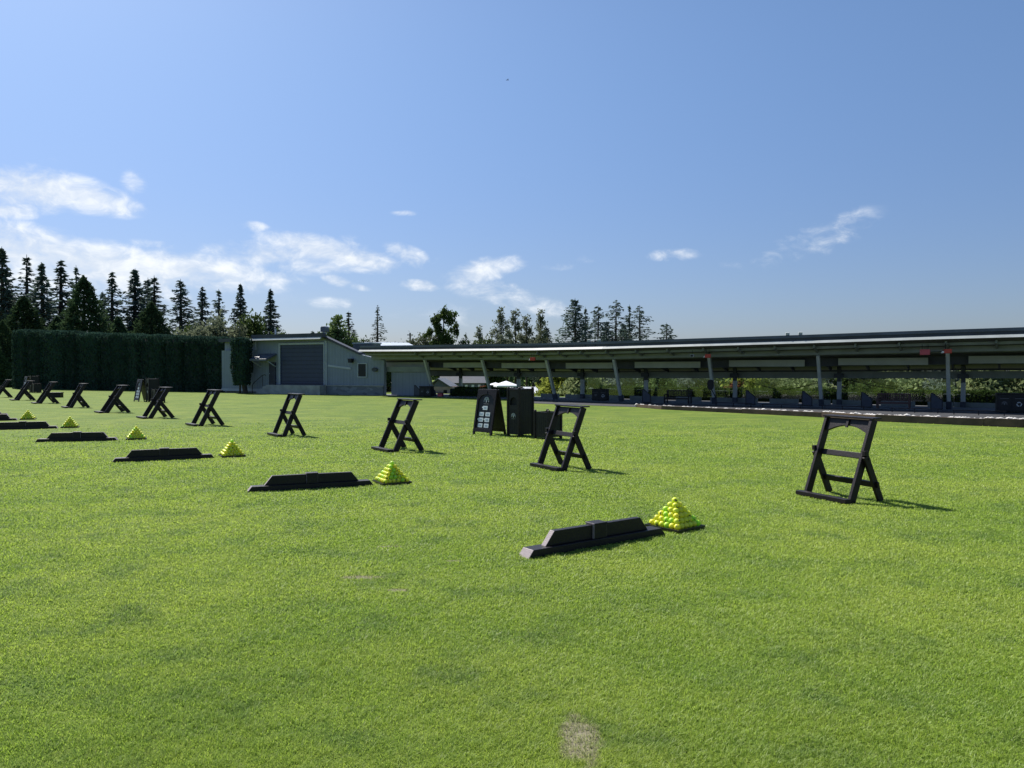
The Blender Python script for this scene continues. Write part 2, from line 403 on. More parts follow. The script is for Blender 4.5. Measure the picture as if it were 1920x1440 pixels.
# ---- grass blades
def make_grass(n, d0=2.55, d1=26.0):
    d = np.exp(rng.uniform(math.log(d0), math.log(d1), n)); th = rng.uniform(R_(-44), R_(44), n)
    keep = rng.random(n) < 1 - sstep(13, 26, d) * .95
    x = d*np.sin(th); y = d*np.cos(th)
    for (cx, cy), rx, ry in DRY:
        r2 = ((x-cx)/rx)**2 + ((y-cy)/ry)**2
        keep &= rng.random(n) > .60*np.clip(1.15 - r2*.6, 0, 1)
    # patchy density
    pn = np.sin(x*2.1+1.3*np.sin(y*1.7))*np.sin(y*2.7+1.1*np.sin(x*2.3))
    keep &= rng.random(n) < .86 + .16*pn
    x, y, d = x[keep], y[keep], d[keep]; n = len(x)
    def vnoise(sc, seed):
        r_ = np.random.default_rng(seed); T = r_.random((256, 256)); u = x/sc; v = y/sc
        i0 = np.floor(u).astype(int); j0 = np.floor(v).astype(int); fu = u-i0; fv = v-j0; fu = fu*fu*(3-2*fu); fv = fv*fv*(3-2*fv)
        g = lambda a, b: T[a & 255, b & 255]
        return g(i0, j0)*(1-fu)*(1-fv) + g(i0+1, j0)*fu*(1-fv) + g(i0, j0+1)*(1-fu)*fv + g(i0+1, j0+1)*fu*fv
    cl = .55*vnoise(.045, 1) + .30*vnoise(.13, 2) + .25*vnoise(.5, 3)
    az = rng.uniform(0, 2*math.pi, n); lean = rng.uniform(.3, 2.0, n); h = rng.uniform(.010, .021, n) * (.35 + 1.25*cl)
    w = .0012 * np.maximum(d, 3) / 3 * rng.uniform(.7, 1.4, n)
    c, s = np.cos(az), np.sin(az); b = az + rng.uniform(-.6, .6, n) + math.pi/2
    wx, wy = np.cos(b)*w, np.sin(b)*w
    z0 = np.full(n, -.002)
    tip = np.stack([x + c*h*lean, y + s*h*lean, h], 1)
    mid = np.stack([x + c*h*lean*.35, y + s*h*lean*.35, h*.6], 1)
    W = np.stack([wx, wy, np.zeros(n)], 1)
    base = np.stack([x, y, z0], 1)
    V = np.stack([base - W, base + W, mid + W*.8, tip, mid - W*.8], 1).reshape(-1, 3)
    i = np.arange(n)*5
    quads = np.stack([i, i+1, i+2, i+4], 1)
    tris = np.stack([i+4, i+2, i+3], 1)
    me = bpy.data.meshes.new('grass')
    me.vertices.add(len(V)); me.vertices.foreach_set('co', V.astype(np.float32).ravel())
    loops = np.concatenate([quads, tris], 1).ravel().astype(np.int32)
    me.loops.add(len(loops)); me.loops.foreach_set('vertex_index', loops)
    st = np.stack([np.arange(n)*7, np.arange(n)*7+4], 1).ravel().astype(np.int32)
    me.polygons.add(2*n); me.polygons.foreach_set('loop_start', st)
    me.update(calc_edges=True)
    me.materials.append(M['blades'])
    o = bpy.data.objects.new('grass', me); COL.objects.link(o)
    tag(o, 'short mown green grass blades covering the near lawn', 'grass', kind='stuff')
make_grass(1400000)

# ---- faint chalk lines on the turf
def chalk(p, q, w):
    a = G(*p); b = G(*q); t = b - a; t /= np.linalg.norm(t); nrm = np.array([-t[1], t[0], 0])*w/2
    mb = MB(); mb.add([a-nrm+(0,0,.004), b-nrm+(0,0,.004), b+nrm+(0,0,.004), a+nrm+(0,0,.004)], [(0,1,2,3)])
    tag(mb.build('painted_line', M['chalk']), kind='structure')
chalk((1436, 818), (1474, 820), .10); chalk((1545, 826), (1640, 830.5), .10); chalk((1740, 836), (1790, 840), .07); chalk((1885, 852.5), (1935, 850), .09); chalk((1655, 833), (1720, 836), .06)

# ------------------------------------------------------------------ bag stands
ROW = R_(26.5)
def make_stand():
    t = thing('golf_bag_stand', 'x', 'bag stand')
    W = M['black_wood']
    f0, f1 = (0., 0.), (.36, .99)                       # long leg foot, top (x, z)
    for sy in (-1, 1):
        mb = MB(); y = sy*.345
        mb.bar((f0[0]-.004, y, .005), (f1[0], y, f1[1]), .095, .042, (1, 0, 0)); mb.build('front_leg', W, t, .004)
        mb = MB(); y2 = sy*.391
        mb.bar((.175, y2, .56), (.435, y2, .005), .085, .036, (1, 0, 0)); mb.build('rear_leg', W, t, .004)
    def pl(z): return .36*z/.99
    # foot bar
    mb = MB(); mb.box(-.150, -.060, -.395, .395, .012, .062); mb.build('foot_bar', W, t, .004)
    for y0 in (-.366, .293):
        mb = MB(); mb.box(-.060, .04, y0, y0+.073, .004, .028); mb.build('foot_plate', W, t, .003)
    # upper cross bar between the front legs, its ends standing out past the rear legs
    mb = MB(); mb.bar((pl(.55)+.035, -.32, .55), (pl(.55)+.035, .32, .55), .07, .036, (.34, 0, .94)); mb.build('crossbar', W, t, .003)
    for sy in (-1, 1):
        mb = MB(); mb.box(pl(.57)-.065, pl(.57)+.0, sy*.391-.022, sy*.391+.022, .565, .625); mb.build('stop_block', W, t, .003)
    mb = MB(); mb.bar((.345, -.438, .21), (.345, .438, .21), .07, .034, (-.25, 0, .97)); mb.build('crossbar', W, t, .003)
    # arched top rail lying in the plane of the front legs
    ax = np.array([.36, 0, .99]); ax /= np.linalg.norm(ax); nrm = np.array([ax[2], 0, -ax[0]])
    poly = [(-.322, .0), (-.322, -.165)]
    for k in range(0, 15):
        u = -1 + 2*k/14; poly.append((.295*u, -.085 - .085*u*u if abs(u) < 1 else -.165))
    poly += [(.322, -.165), (.322, .0)]
    O = np.array([f1[0], 0, f1[1]]) - ax*.012
    mb = MB(); mb.prism(poly, O, (0, 1, 0), ax, nrm, -.016, .016); mb.build('arched_rail', W, t, .002)
    mb = MB(); mb.prism([(-.018, -.01), (-.018, -.115), (.018, -.115), (.018, -.01)], O, (0, 1, 0), ax, nrm, -.034, -.0165); mb.build('rail_bracket', W, t, .002)
    mb = MB(); mb.box(.300, .450, -.385, .385, .995, 1.016); mb.build('top_shelf', W, t, .003)
    for sy in (-1, 1):
        mb = MB(); mb.tube([(pl(.53)+.02, sy*.410, .525), (pl(.53)+.02, sy*.417, .525)], .013, 8); mb.build('bolt', M['black_plain'], t)
    return t
stand = make_stand()
STAND_FEET = [  # px, py of the near front foot, label
 (1597, 944, 'nearest black bag stand, tall arched frame on open lawn at the right', 24.5, 1.0),
 (1057, 883, 'black bag stand in front of the tall litter bin and planter box', 31, 1.08),
 (742, 848, 'black bag stand between the second ball pyramid and the sandwich board', 34, 1.25),
 (533, 819, 'black bag stand on the grass in front of the navy roller door', 36, 1.12),
 (377, 799, 'black bag stand before the right end of the tall clipped hedge', 40, 1.38),
 (282, 785, 'black bag stand overlapping the second sandwich board and bin set', 41, 1.6),
 (200, 774.5, 'black bag stand left of the set in front of the dark hedge', 41, 1.72),
 (133, 765, 'black bag stand seen edge on before the hedge, above the third pyramid from the left', 41, 1.5),
 (75, 757, 'black bag stand with a low dark box behind its rear legs', 41, 1.68),
 (33, 751, 'black bag stand in front of the farthest sandwich board', 41, 1.72),
 (-6, 745.5, 'black bag stand cut off by the left edge of the photo', 40, 1.65)]
for k, (px, py, lab, dg, opn) in enumerate(STAND_FEET):
    o = stand if k == 0 else copy_tree(stand)
    rz = R_(dg); g = G(px, py)
    off = Matrix.Rotation(rz, 3, 'Z') @ Vector((0, -.35, 0))
    o.location = (g[0]-off.x, g[1]-off.y, 0); o.rotation_euler = (0, 0, rz); o.scale = (opn, 1, 1)      # some are opened wider
    tag(o, lab, 'bag stand', 'black golf bag stands along the tee line')

# ------------------------------------------------------------------ bay divider bars
def make_divider():
    t = thing('tee_divider', 'x', 'tee divider')
    W = M['worn_sunlit_board']; L = 1.66
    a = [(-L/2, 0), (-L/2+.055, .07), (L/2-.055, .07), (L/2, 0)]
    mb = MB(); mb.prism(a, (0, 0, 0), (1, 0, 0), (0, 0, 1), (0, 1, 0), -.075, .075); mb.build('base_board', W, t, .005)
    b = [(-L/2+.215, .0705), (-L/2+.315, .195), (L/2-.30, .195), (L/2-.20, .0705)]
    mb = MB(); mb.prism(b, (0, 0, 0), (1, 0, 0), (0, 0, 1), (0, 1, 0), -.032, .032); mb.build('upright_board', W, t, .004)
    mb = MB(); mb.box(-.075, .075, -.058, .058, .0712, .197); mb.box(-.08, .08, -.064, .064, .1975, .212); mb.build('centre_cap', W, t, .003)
    return t
div = make_divider()
DIVS = [((987, 1046.5), (1240, 1001.5), 'nearest black wooden tee divider with pale worn and sunlit-coloured ends, beside the largest ball pyramid'),
        ((462, 922.5), (701, 909), 'second nearest black tee divider, left of the second ball pyramid'),
        ((205, 867), (406, 858), 'third nearest black tee divider, left of the third ball pyramid'),
        ((59, 829), (228, 825.5), 'fourth black tee divider, the small one left of the fourth ball pyramid'),
        ((-45, 807.5), (109, 803), 'fifth black tee divider, reaching in from the left edge by the fifth pyramid'),
        ((-88, 791), (33, 788), 'sixth black tee divider end at the left edge beside the smallest pyramid'),
        ((-100, 780.5), (15, 778.5), 'farthest black tee divider, only its tip in view at the left edge')]
for k, (p, q, lab) in enumerate(DIVS):
    o = div if k == 0 else copy_tree(div)
    a, b = G(*p), G(*q); m = (a+b)/2; ang = math.atan2(b[1]-a[1], b[0]-a[0]); 
    if k >= 4: ang = R_(22); m = b - np.array([math.cos(ang), math.sin(ang), 0])*.83
    n = np.array([-math.sin(ang), math.cos(ang), 0])
    m = m + n*.03
    o.location = (m[0], m[1], 0); o.rotation_euler = (0, 0, ang)
    tag(o, lab, 'tee divider', 'black tee dividers on the lawn')

# ------------------------------------------------------------------ ball pyramids
DB = .0638
def ball_mesh(name, mat):
    nu, nv = 20, 12; vs = [(0, 0, DB/2)]
    for i in range(1, nv):
        for k in range(nu):
            th = math.pi*i/nv; ph = 2*math.pi*k/nu; vs.append((DB/2*math.sin(th)*math.cos(ph), DB/2*math.sin(th)*math.sin(ph), DB/2*math.cos(th)))
    vs.append((0, 0, -DB/2)); fs = []; mi = []
    for k in range(nu): fs.append((0, 1+k, 1+(k+1) % nu)); mi.append(0)
    for i in range(nv-2):
        for k in range(nu):
            fs.append((1+i*nu+k, 1+(i+1)*nu+k, 1+(i+1)*nu+(k+1) % nu, 1+i*nu+(k+1) % nu)); mi.append(1 if (i in (4, 5) and k in (2, 3, 4)) or (i == 5 and k in (12, 13, 14, 15)) else 0)
    for k in range(nu): fs.append((len(vs)-1, 1+(nv-2)*nu+(k+1) % nu, 1+(nv-2)*nu+k)); mi.append(0)
    me = bpy.data.meshes.new(name); me.from_pydata(vs, [], fs); me.materials.append(mat); me.materials.append(M['ball_mark'])
    me.polygons.foreach_set('material_index', mi); me.polygons.foreach_set('use_smooth', [True]*len(fs)); return me
BM = {'yellow': ball_mesh('golf_ball', M['ball_yellow']), 'lime': ball_mesh('golf_ball', M['ball_lime'])}
def make_tray():
    t = thing('ball_tray', 'x', 'tray')
    mb = MB(); h = DB*3 + .014
    mb.box(-h, h, -h, h, .012, .020); mb.build('tray_floor', M['tray'], t, .002)
    mb = MB(); mb.ring(-h-.008, h+.008, -h-.008, h+.008, .0078, .010, .034); mb.build('tray_rim', M['tray'], t, .0015)
    return t
tray = make_tray()
ORD = ['first', 'second', 'third', 'fourth', 'fifth', 'sixth']
ROWN = ['bottom', 'second', 'third', 'fourth', 'fifth', 'top']
PYR = [(None, 39, 'nearest pyramid', 'black square tray under the nearest ball pyramid'),
       ((735, 905.5), 30, 'second pyramid', 'black square tray under the second nearest ball pyramid'),
       ((435, 855.5), 28, 'third pyramid', 'black square tray under the third nearest ball pyramid'),
       ((255.5, 823.5), 26, 'fourth pyramid', 'black square tray under the fourth ball pyramid, fourth from the right'),
       ((131.5, 801.5), 24, 'fifth pyramid', 'black square tray under the fifth pyramid, second from the left'),
       ((52.5, 786.3), 23, 'smallest pyramid', 'black square tray under the smallest, leftmost ball pyramid')]
for k, (pp, deg, pname, tlab) in enumerate(PYR):
    c = np.array([1.648, 7.755, 0]) if pp is None else G(*pp)
    t = tray if k == 0 else copy_tree(tray)
    rz = R_(deg); t.location = (c[0], c[1], 0); t.rotation_euler = (0, 0, rz); tag(t, tlab, 'tray', 'black trays under the ball pyramids')
    ca, sa = math.cos(rz), math.sin(rz)
    for lv in range(6):
        n = 6 - lv
        for i in range(n):
            for j in range(n):
                if 0 < i < n-1 and 0 < j < n-1: continue          # buried balls nobody can see
                x = (i-(n-1)/2)*DB; y = (j-(n-1)/2)*DB; z = .020 + DB/2 + lv*DB*.7071
                kind = 'lime' if random.random() < .14 else 'yellow'
                b = bpy.data.objects.new('golf_ball', BM[kind]); COL.objects.link(b)
                b.location = (c[0] + ca*x - sa*y, c[1] + sa*x + ca*y, z)
                b.rotation_euler = (random.uniform(0, 6.28), random.uniform(0, 3.1), random.uniform(0, 6.28))
                if lv == 5: lab = f'{kind} golf ball crowning the very top of the {pname}'
                elif i == 0 and j == 0: lab = f'{kind} golf ball at the front corner, {ROWN[lv]} row of the {pname}'
                elif i == 0: lab = f'{kind} golf ball, {ORD[j]} from front corner, {ROWN[lv]} row, sunlit left face, {pname}'
                elif j == 0: lab = f'{kind} golf ball, {ORD[i]} from front corner, {ROWN[lv]} row, shaded right face, {pname}'
                else: lab = f'golf ball on the far side of the {pname}, turned away from the camera'
                tag(b, lab, 'golf ball', f'golf balls of the {pname}')

# ------------------------------------------------------------------ sandwich boards, litter bins, planter boxes
def emblem(mb, O, A, B, C, s, mi=0):
    """dome-shaped emblem with a diamond, s wide"""
    def ring(r0, r1, a0, a1, n=8):
        pts = [(r1*math.cos(R_(a0+(a1-a0)*k/n)), r1*math.sin(R_(a0+(a1-a0)*k/n))) for k in range(n+1)]
        pts += [(r0*math.cos(R_(a1-(a1-a0)*k/n)), r0*math.sin(R_(a1-(a1-a0)*k/n))) for k in range(n+1)]
        mb.prism(pts, O, A, B, C, 0, .003, mi)
    ring(.42*s, .5*s, 0, 180, 12)
    mb.prism([(-.5*s, 0), (-.42*s, 0), (-.42*s, -.22*s), (-.5*s, -.22*s)], O, A, B, C, 0, .003, mi)
    mb.prism([(.42*s, 0), (.5*s, 0), (.5*s, -.22*s), (.42*s, -.22*s)], O, A, B, C, 0, .003, mi)
    for a0, a1 in ((14, 38), (48, 76), (104, 132), (142, 166)): ring(.20*s, .36*s, a0, a1, 4)
    mb.prism([(0, .22*s), (.15*s, -.06*s), (0, -.34*s), (-.15*s, -.06*s)], O, A, B, C, 0, .003, mi)
    return mb
def wordline(mb, O, A, B, C, s, mi=0):
    x = -.42*s
    for w in (.1, .08, .11, .09, .1, .09, .08):
        mb.prism([(x, -.52*s), (x+w*s, -.52*s), (x+w*s, -.42*s), (x, -.42*s)], O, A, B, C, 0, .002, mi); x += (w+.03)*s

def make_board():
    t = thing('sandwich_board', 'x', 'sandwich board'); W = M['black_wood']
    wd = .66; H = 1.11; lean = .20; back = .50
    def side(x0, x1, name, front):
        ax = np.array([x1-x0, 0, H]); ax /= np.linalg.norm(ax); nr = np.array([-ax[2], 0, ax[0]]) if front else np.array([ax[2], 0, -ax[0]])
        O = np.array([x0, 0, 0]); L = math.hypot(x1-x0, H); Yv = np.array([0, 1., 0])
        mb = MB()
        for s in (-1, 1): mb = MB(); mb.prism([(s*(wd/2-.03)-.03, 0), (s*(wd/2-.03)+.03, 0), (s*(wd/2-.03)+.03, L), (s*(wd/2-.03)-.03, L)], O, Yv, ax, nr, -.02, .02); mb.build('stile', W, t, .003)
        arch = [(-wd/2+.061, L)] + [(-wd/2+.061, L-.24)] 
        for k in range(13):
            u = -1+2*k/12; arch.append((u*(wd/2-.09), L-.24+.115*(math.sqrt(max(0, 1-u*u))*.9+.1) if abs(u) < 1 else L-.24))
        arch += [(wd/2-.061, L-.24), (wd/2-.061, L)]
        mb = MB(); mb.prism(arch, O, Yv, ax, nr, -.02, .02); mb.build('arched_rail', W, t, .002)
        mb = MB(); mb.prism([(-wd/2+.061, .07), (wd/2-.061, .07), (wd/2-.061, .16), (-wd/2+.061, .16)], O, Yv, ax, nr, -.02, .02)
        mb.build('bottom_rail', W, t, .002)
        mb = MB(); mb.prism([(-wd/2+.061, .161), (wd/2-.061, .161), (wd/2-.061, L-.12), (-wd/2+.061, L-.12)], O, Yv, ax, nr, -.018, -.004); pn = mb.build(name, M['bin_panel'], t)
        return O, ax, nr, L, pn
    O, ax, nr, L, pn = side(0, lean, 'front_panel', True)
    side(back, lean+.045, 'back_panel', False)
    Yn = np.array([0, -1., 0])
    Of = O + nr*.0005
    def at(y, l): return Of + np.array([0, y, 0]) + ax*l
    mb = MB(); emblem(mb, at(.0, L-.275), Yn, ax, nr, .175); mb.build('emblem', M['logo'], t)
    mb = MB(); wordline(mb, at(.0, L-.258), Yn, ax, nr, .21); mb.build('word_line', M['logo_dim'], t)
    mb = MB(); mb.prism([(-.012, -.03), (.012, -.03), (.012, .03), (-.012, .03)], at(0, L-.07), Yn, ax, nr, .02, .03); mb.build('latch', M['black_plain'], t)
    for (y, l, tab) in ((.01, .62, 1), (.11, .465, 0), (-.105, .465, 0), (.115, .325, 1), (-.10, .325, 1), (.115, .185, 0), (-.10, .185, 0)):
        y = y
        mb = MB(); w, h = .155, .098
        mb.prism([(-w/2, 0), (w/2, 0), (w/2, h), (-w/2, h)], at(y, l), Yn, ax, nr, -.003, .004)
        if tab: mb.prism([(-w/2-.035, h*.45), (-w/2-.001, h*.45), (-w/2-.001, h*.8), (-w/2-.035, h*.8)], at(y, l), Yn, ax, nr, -.003, .004)
        s = mb.build('sticker', M['sticker'], t)
        mb = MB()
        x = -.045
        for wn in (.022, .03, .026):
            mb.prism([(x, h*.30), (x+wn*.8, h*.30), (x+wn*.8, h*.72), (x, h*.72)], at(y, l), Yn, ax, nr, .0045, .0055); x += wn+.006
        mb.build('sticker_print', M['sticker_print'], s)
    mb = MB(); mb.box(lean-.005, lean+.05, -wd/2+.02, wd/2-.02, H-.012, H+.008); mb.build('hinge_rail', W, t, .002)
    return t
def make_bin(tall):
    w, dp, H = (.37, .46, 1.15) if tall else (.42, .42, .64)
    t = thing('litter_bin' if tall else 'planter_box', 'x', 'bin'); W = M['black_wood']
    # local: x depth (0..dp) away, y across; front face at x=0
    for x in (0, dp):
        for y in (0, w):
            mb = MB(); mb.box(x-.028, x+.028, y-.028, y+.028, 0, H)
            mb.prism([(-.02, 0), (.02, 0), (.026, .014), (.014, .034), (-.014, .034), (-.026, .014)], (x, y, H), (1, 0, 0), (0, 0, 1), (0, 1, 0), -.022, .022)
            mb.build('corner_post', W, t, .003)
    z0, z1 = .05, H-.06
    for nm, x0, x1, y0, y1 in (('front_panel', -.010, .010, .0285, w-.0285), ('back_panel', dp-.01, dp+.01, .0285, w-.0285)):
        mb = MB()
        if tall and nm == 'front_panel':
            # arch opening near the top
            zc = H-.30
            mb.box(x0, x1, y0, y1, z0, zc-.10); mb.box(x0, x1, y0, y0+.045, zc-.0995, z1); mb.box(x0, x1, y1-.045, y1, zc-.0995, z1)
            arch = [(y0+.0455, z1), (y0+.0455, zc)]
            r = (y1-y0-.09)/2; cy = (y0+y1)/2
            for k in range(11):
                a = math.pi - math.pi*k/10; arch.append((cy + (r-.001)*math.cos(a), zc + .8*r*math.sin(a)))
            arch += [(y1-.0455, zc), (y1-.0455, z1)]
            mb.prism(arch, (0, 0, 0), (0, 1, 0), (0, 0, 1), (1, 0, 0), x0, x1)
            for q in range(1, 5): mb.box(x0-.003, x0-.0002, y0+q*(y1-y0)/5-.003, y0+q*(y1-y0)/5+.003, z0+.03, zc-.2)
            h = MB(); h.box(.03, .04, y0, y1, zc-.12, z1); h.build('bin_mouth', M['dark_hole'], t)
        else:
            mb.box(x0, x1, y0, y1, z0, z1)
            for q in range(1, 6): mb.box(x0-.003 if nm == 'front_panel' else x1+.0002, x0-.0002 if nm == 'front_panel' else x1+.003, y0+q*(y1-y0)/6-.003, y0+q*(y1-y0)/6+.003, z0+.03, z1-.06)
        mb.build(nm, M['bin_panel'], t)
    for y in (0, w):
        mb = MB(); mb.box(.0285, dp-.0285, y-.01, y+.01, z0, z1)
        s = 1 if y else -1
        for q in range(1, 7):
            xx = .0285+q*(dp-.057)/7; mb.box(xx-.003, xx+.003, min(y+s*.0101, y+s*.013), max(y+s*.0101, y+s*.013), z0+.03, z1-.05)
        mb.build('side_panel', M['bin_panel'], t)
    mb = MB(); mb.ring(-.018, dp+.018, -.018, w+.018, .036, z1+.0005, H-.012); mb.build('top_rail', W, t, .002)
    if tall:
        mb = MB(); mb.box(.019, dp-.019, .019, w-.019, H-.025, H-.008); mb.build('lid', W, t)
        mb = MB(); emblem(mb, (-.0108, w/2, H-.66), (0, -1, 0), (0, 0, 1), (-1, 0, 0), .14); mb.build('emblem', M['logo'], t)
        mb = MB(); wordline(mb, (-.0108, w/2, H-.655), (0, -1, 0), (0, 0, 1), (-1, 0, 0), .15); mb.build('word_line', M['logo_dim'], t)
    else:
        mb = MB(); mb.box(.02, dp-.02, .02, w-.02, H-.2, H-.18); mb.build('inner_tray', M['dark_hole'], t)
    return t
board, tbin, pbox = make_board(), make_bin(True), make_bin(False)
SETROT = R_(45)
A1 = G(953, 817.5); SETS = [(A1, 'nearest'), (G(274.5, 753.5), 'middle'), (G(56, 736), 'farthest')]
OFFS = {'board': (G(904, 815.6)[:2] - A1[:2]), 'box': (G(1003.5, 822.5)[:2] - A1[:2])}
LABS = {'nearest': ('largest black sandwich board with white stickers, leaning open beside the tall bin', 'tall black litter bin with arched mouth beside the nearest sandwich board', 'low black slatted box beside the nearest tall litter bin'),
        'middle': ('smaller black sandwich board standing in front of the dark clipped hedge', 'black litter bin between the middle sandwich board and a bag stand before the hedge', 'low black box partly behind a bag stand, beside the middle bin'),
        'farthest': ('farthest black sandwich board near the left end of the hedge', 'farthest black litter bin, against the left part of the hedge', 'farthest low black box, behind the third bag stand from the left')}
for k, (A, nm) in enumerate(SETS):
    bo, tb, pb = (board, tbin, pbox) if k == 0 else (copy_tree(board), copy_tree(tbin), copy_tree(pbox))
    sgn = Matrix.Rotation(SETROT, 3, 'Z')
    # bin: front-left corner of the photo is local (0, w)
    o = sgn @ Vector((0, .37, 0)); tb.location = (A[0]-o.x, A[1]-o.y, 0); tb.rotation_euler = (0, 0, SETROT)
    c = A[:2] + OFFS['board']; bo.location = (c[0], c[1], 0); bo.rotation_euler = (0, 0, SETROT + R_(1))
    c = A[:2] + OFFS['box']; o = sgn @ Vector((0, .42, 0)); pb.location = (c[0]-o.x, c[1]-o.y, 0); pb.rotation_euler = (0, 0, SETROT)
    l = LABS[nm]
    tag(bo, l[0], 'sandwich board', 'sandwich boards on the lawn'); tag(tb, l[1], 'litter bin', 'litter bins on the lawn'); tag(pb, l[2], 'box', 'low boxes beside the bins')
# low chest behind a bag stand
g = G(95, 745.5); t = thing('storage_chest', 'low dark flat-topped chest behind a bag stand before the hedge', 'chest', (g[0], g[1], 0), R_(8))
mb = MB(); mb.box(-.12, .52, 0, .4, 0, .26); mb.build('chest_body', M['black_wood'], t, .005)
mb = MB(); mb.box(-.14, .54, -.02, .42, .262, .30); mb.build('chest_lid', M['black_wood'], t, .005)

# ------------------------------------------------------------------ foliage generators
def quads_from(c, d, w):
    """c centre, d half-length vector, w half-width vector -> verts, faces (pointed leaf-like quads)"""
    V = np.stack([c - d, c + w - d*.1, c + d, c - w - d*.1], 1).reshape(-1, 3)
    i = np.arange(len(c))*4
    return V, np.stack([i, i+1, i+2, i+3], 1)
def unit(n, r):
    v = r.normal(size=(n, 3)); return v / np.linalg.norm(v, axis=1)[:, None]
def tree_obj(name, trunk_mb, V, Fc, mat):
    t = thing(name, 'x', 'tree')
    trunk_mb.build('trunk', M['bark'], t)
    np_mesh('crown', V, Fc, mat, t)
    return t
def conifer(seed, R=2.2, H=10., z0=1.2, nb=120, droop=.35, gap=.0, fill=1.0, leaf=.20, power=1.0, flat=0, mat='spruce', top=0.0):
    nb = int(nb*1.6); fill *= 1.3; leaf *= .74
    r = np.random.default_rng(seed); C = []; D = []; W = []
    zb = z0 + (H*.985-z0) * np.linspace(0, 1, nb)**.93 + r.uniform(-.12, .12, nb)
    az = np.cumsum(r.uniform(1.7, 3.0, nb))
    tm = MB(); 
    lean = r.uniform(-.12, .12, 2)
    tm.tube([(0, 0, 0), (lean[0]*.3, lean[1]*.3, H*.4), (lean[0]*.8, lean[1]*.8, H*.8), (lean[0], lean[1], H)], [.20, .14, .06, .01], 7)
    for k in range(nb):
        tt = (zb[k]-z0)/(H-z0)
        if r.random() < gap: continue
        L = R * (1-tt)**power * r.uniform(.45, 1.15) + .05 + top*tt
        if tt < .18: L *= .55 + 2.5*tt
        a = az[k]; ca, sa = math.cos(a), math.sin(a)
        n = max(4, int((5 + L*11)*fill)); q = r.uniform(.08, 1, n)**.8
        ln = L*q; zz = zb[k] - droop*L*q + droop*.75*L*q*q + .0*q
        side = r.normal(size=n)*.14*L*(1.15-q) + r.normal(size=n)*.04
        c = np.stack([ca*ln - sa*side, sa*ln + ca*side, zz - np.abs(side)*.5 - r.uniform(0, 1, n)**2*(.10 + .22*L)], 1)
        sz = leaf*r.uniform(.55, 1.2, n)
        dv = np.stack([ca*np.ones(n), sa*np.ones(n), -.35*np.ones(n)], 1) + r.normal(size=(n, 3))*.45
        dv /= np.linalg.norm(dv, axis=1)[:, None]
        wv = np.cross(dv, unit(n, r)); wv /= np.linalg.norm(wv, axis=1)[:, None]
        C.append(c); D.append(dv*sz[:, None]); W.append(wv*(sz*.42)[:, None])
        if L > .5: tm.tube([(0, 0, zb[k]), (ca*L*.5, sa*L*.5, zb[k]-droop*L*.32), (ca*L*.92, sa*L*.92, zb[k]-droop*L*.28)], [.03, .02, .006], 4)
    C = np.concatenate(C); C[:, 0] += lean[0]*C[:, 2]/H; C[:, 1] += lean[1]*C[:, 2]/H
    V, Fc = quads_from(C, np.concatenate(D), np.concatenate(W))
    return tree_obj('conifer_tree', tm, V, Fc, M[mat])
def cedar(seed, R=2.3, H=8., n=9000, mat='cedar'):
    r = np.random.default_rng(seed)
    t = r.random(n)**1.35; a = r.uniform(0, 2*math.pi, n)
    lob = 1 + .16*np.sin(3*a+seed) + .13*np.sin(5*a+9*t*6) + .10*np.sin(17*t*3+2*a)
    rad = R*((1-t)**.72)*(.55+.45*np.minimum(1, t*7+.3))*lob*np.sqrt(r.uniform(.35, 1.05, n))
    z = .15 + t*(H-.3)
    c = np.stack([rad*np.cos(a), rad*np.sin(a), z + r.normal(size=n)*.08], 1)
    sz = r.uniform(.10, .24, n)*(1.1-.5*t)
    dv = np.stack([np.cos(a)*.5, np.sin(a)*.5, np.full(n, .55)], 1) + r.normal(size=(n, 3))*.5; dv /= np.linalg.norm(dv, axis=1)[:, None]
    wv = np.cross(dv, unit(n, r)); wv /= np.linalg.norm(wv, axis=1)[:, None]
    V, Fc = quads_from(c, dv*sz[:, None], wv*(sz*.5)[:, None])
    tm = MB(); tm.tube([(0, 0, 0), (0, 0, H*.55), (.03, 0, H*.93)], [.22, .12, .02], 7)
    return tree_obj('cedar_tree', tm, V, Fc, M[mat])
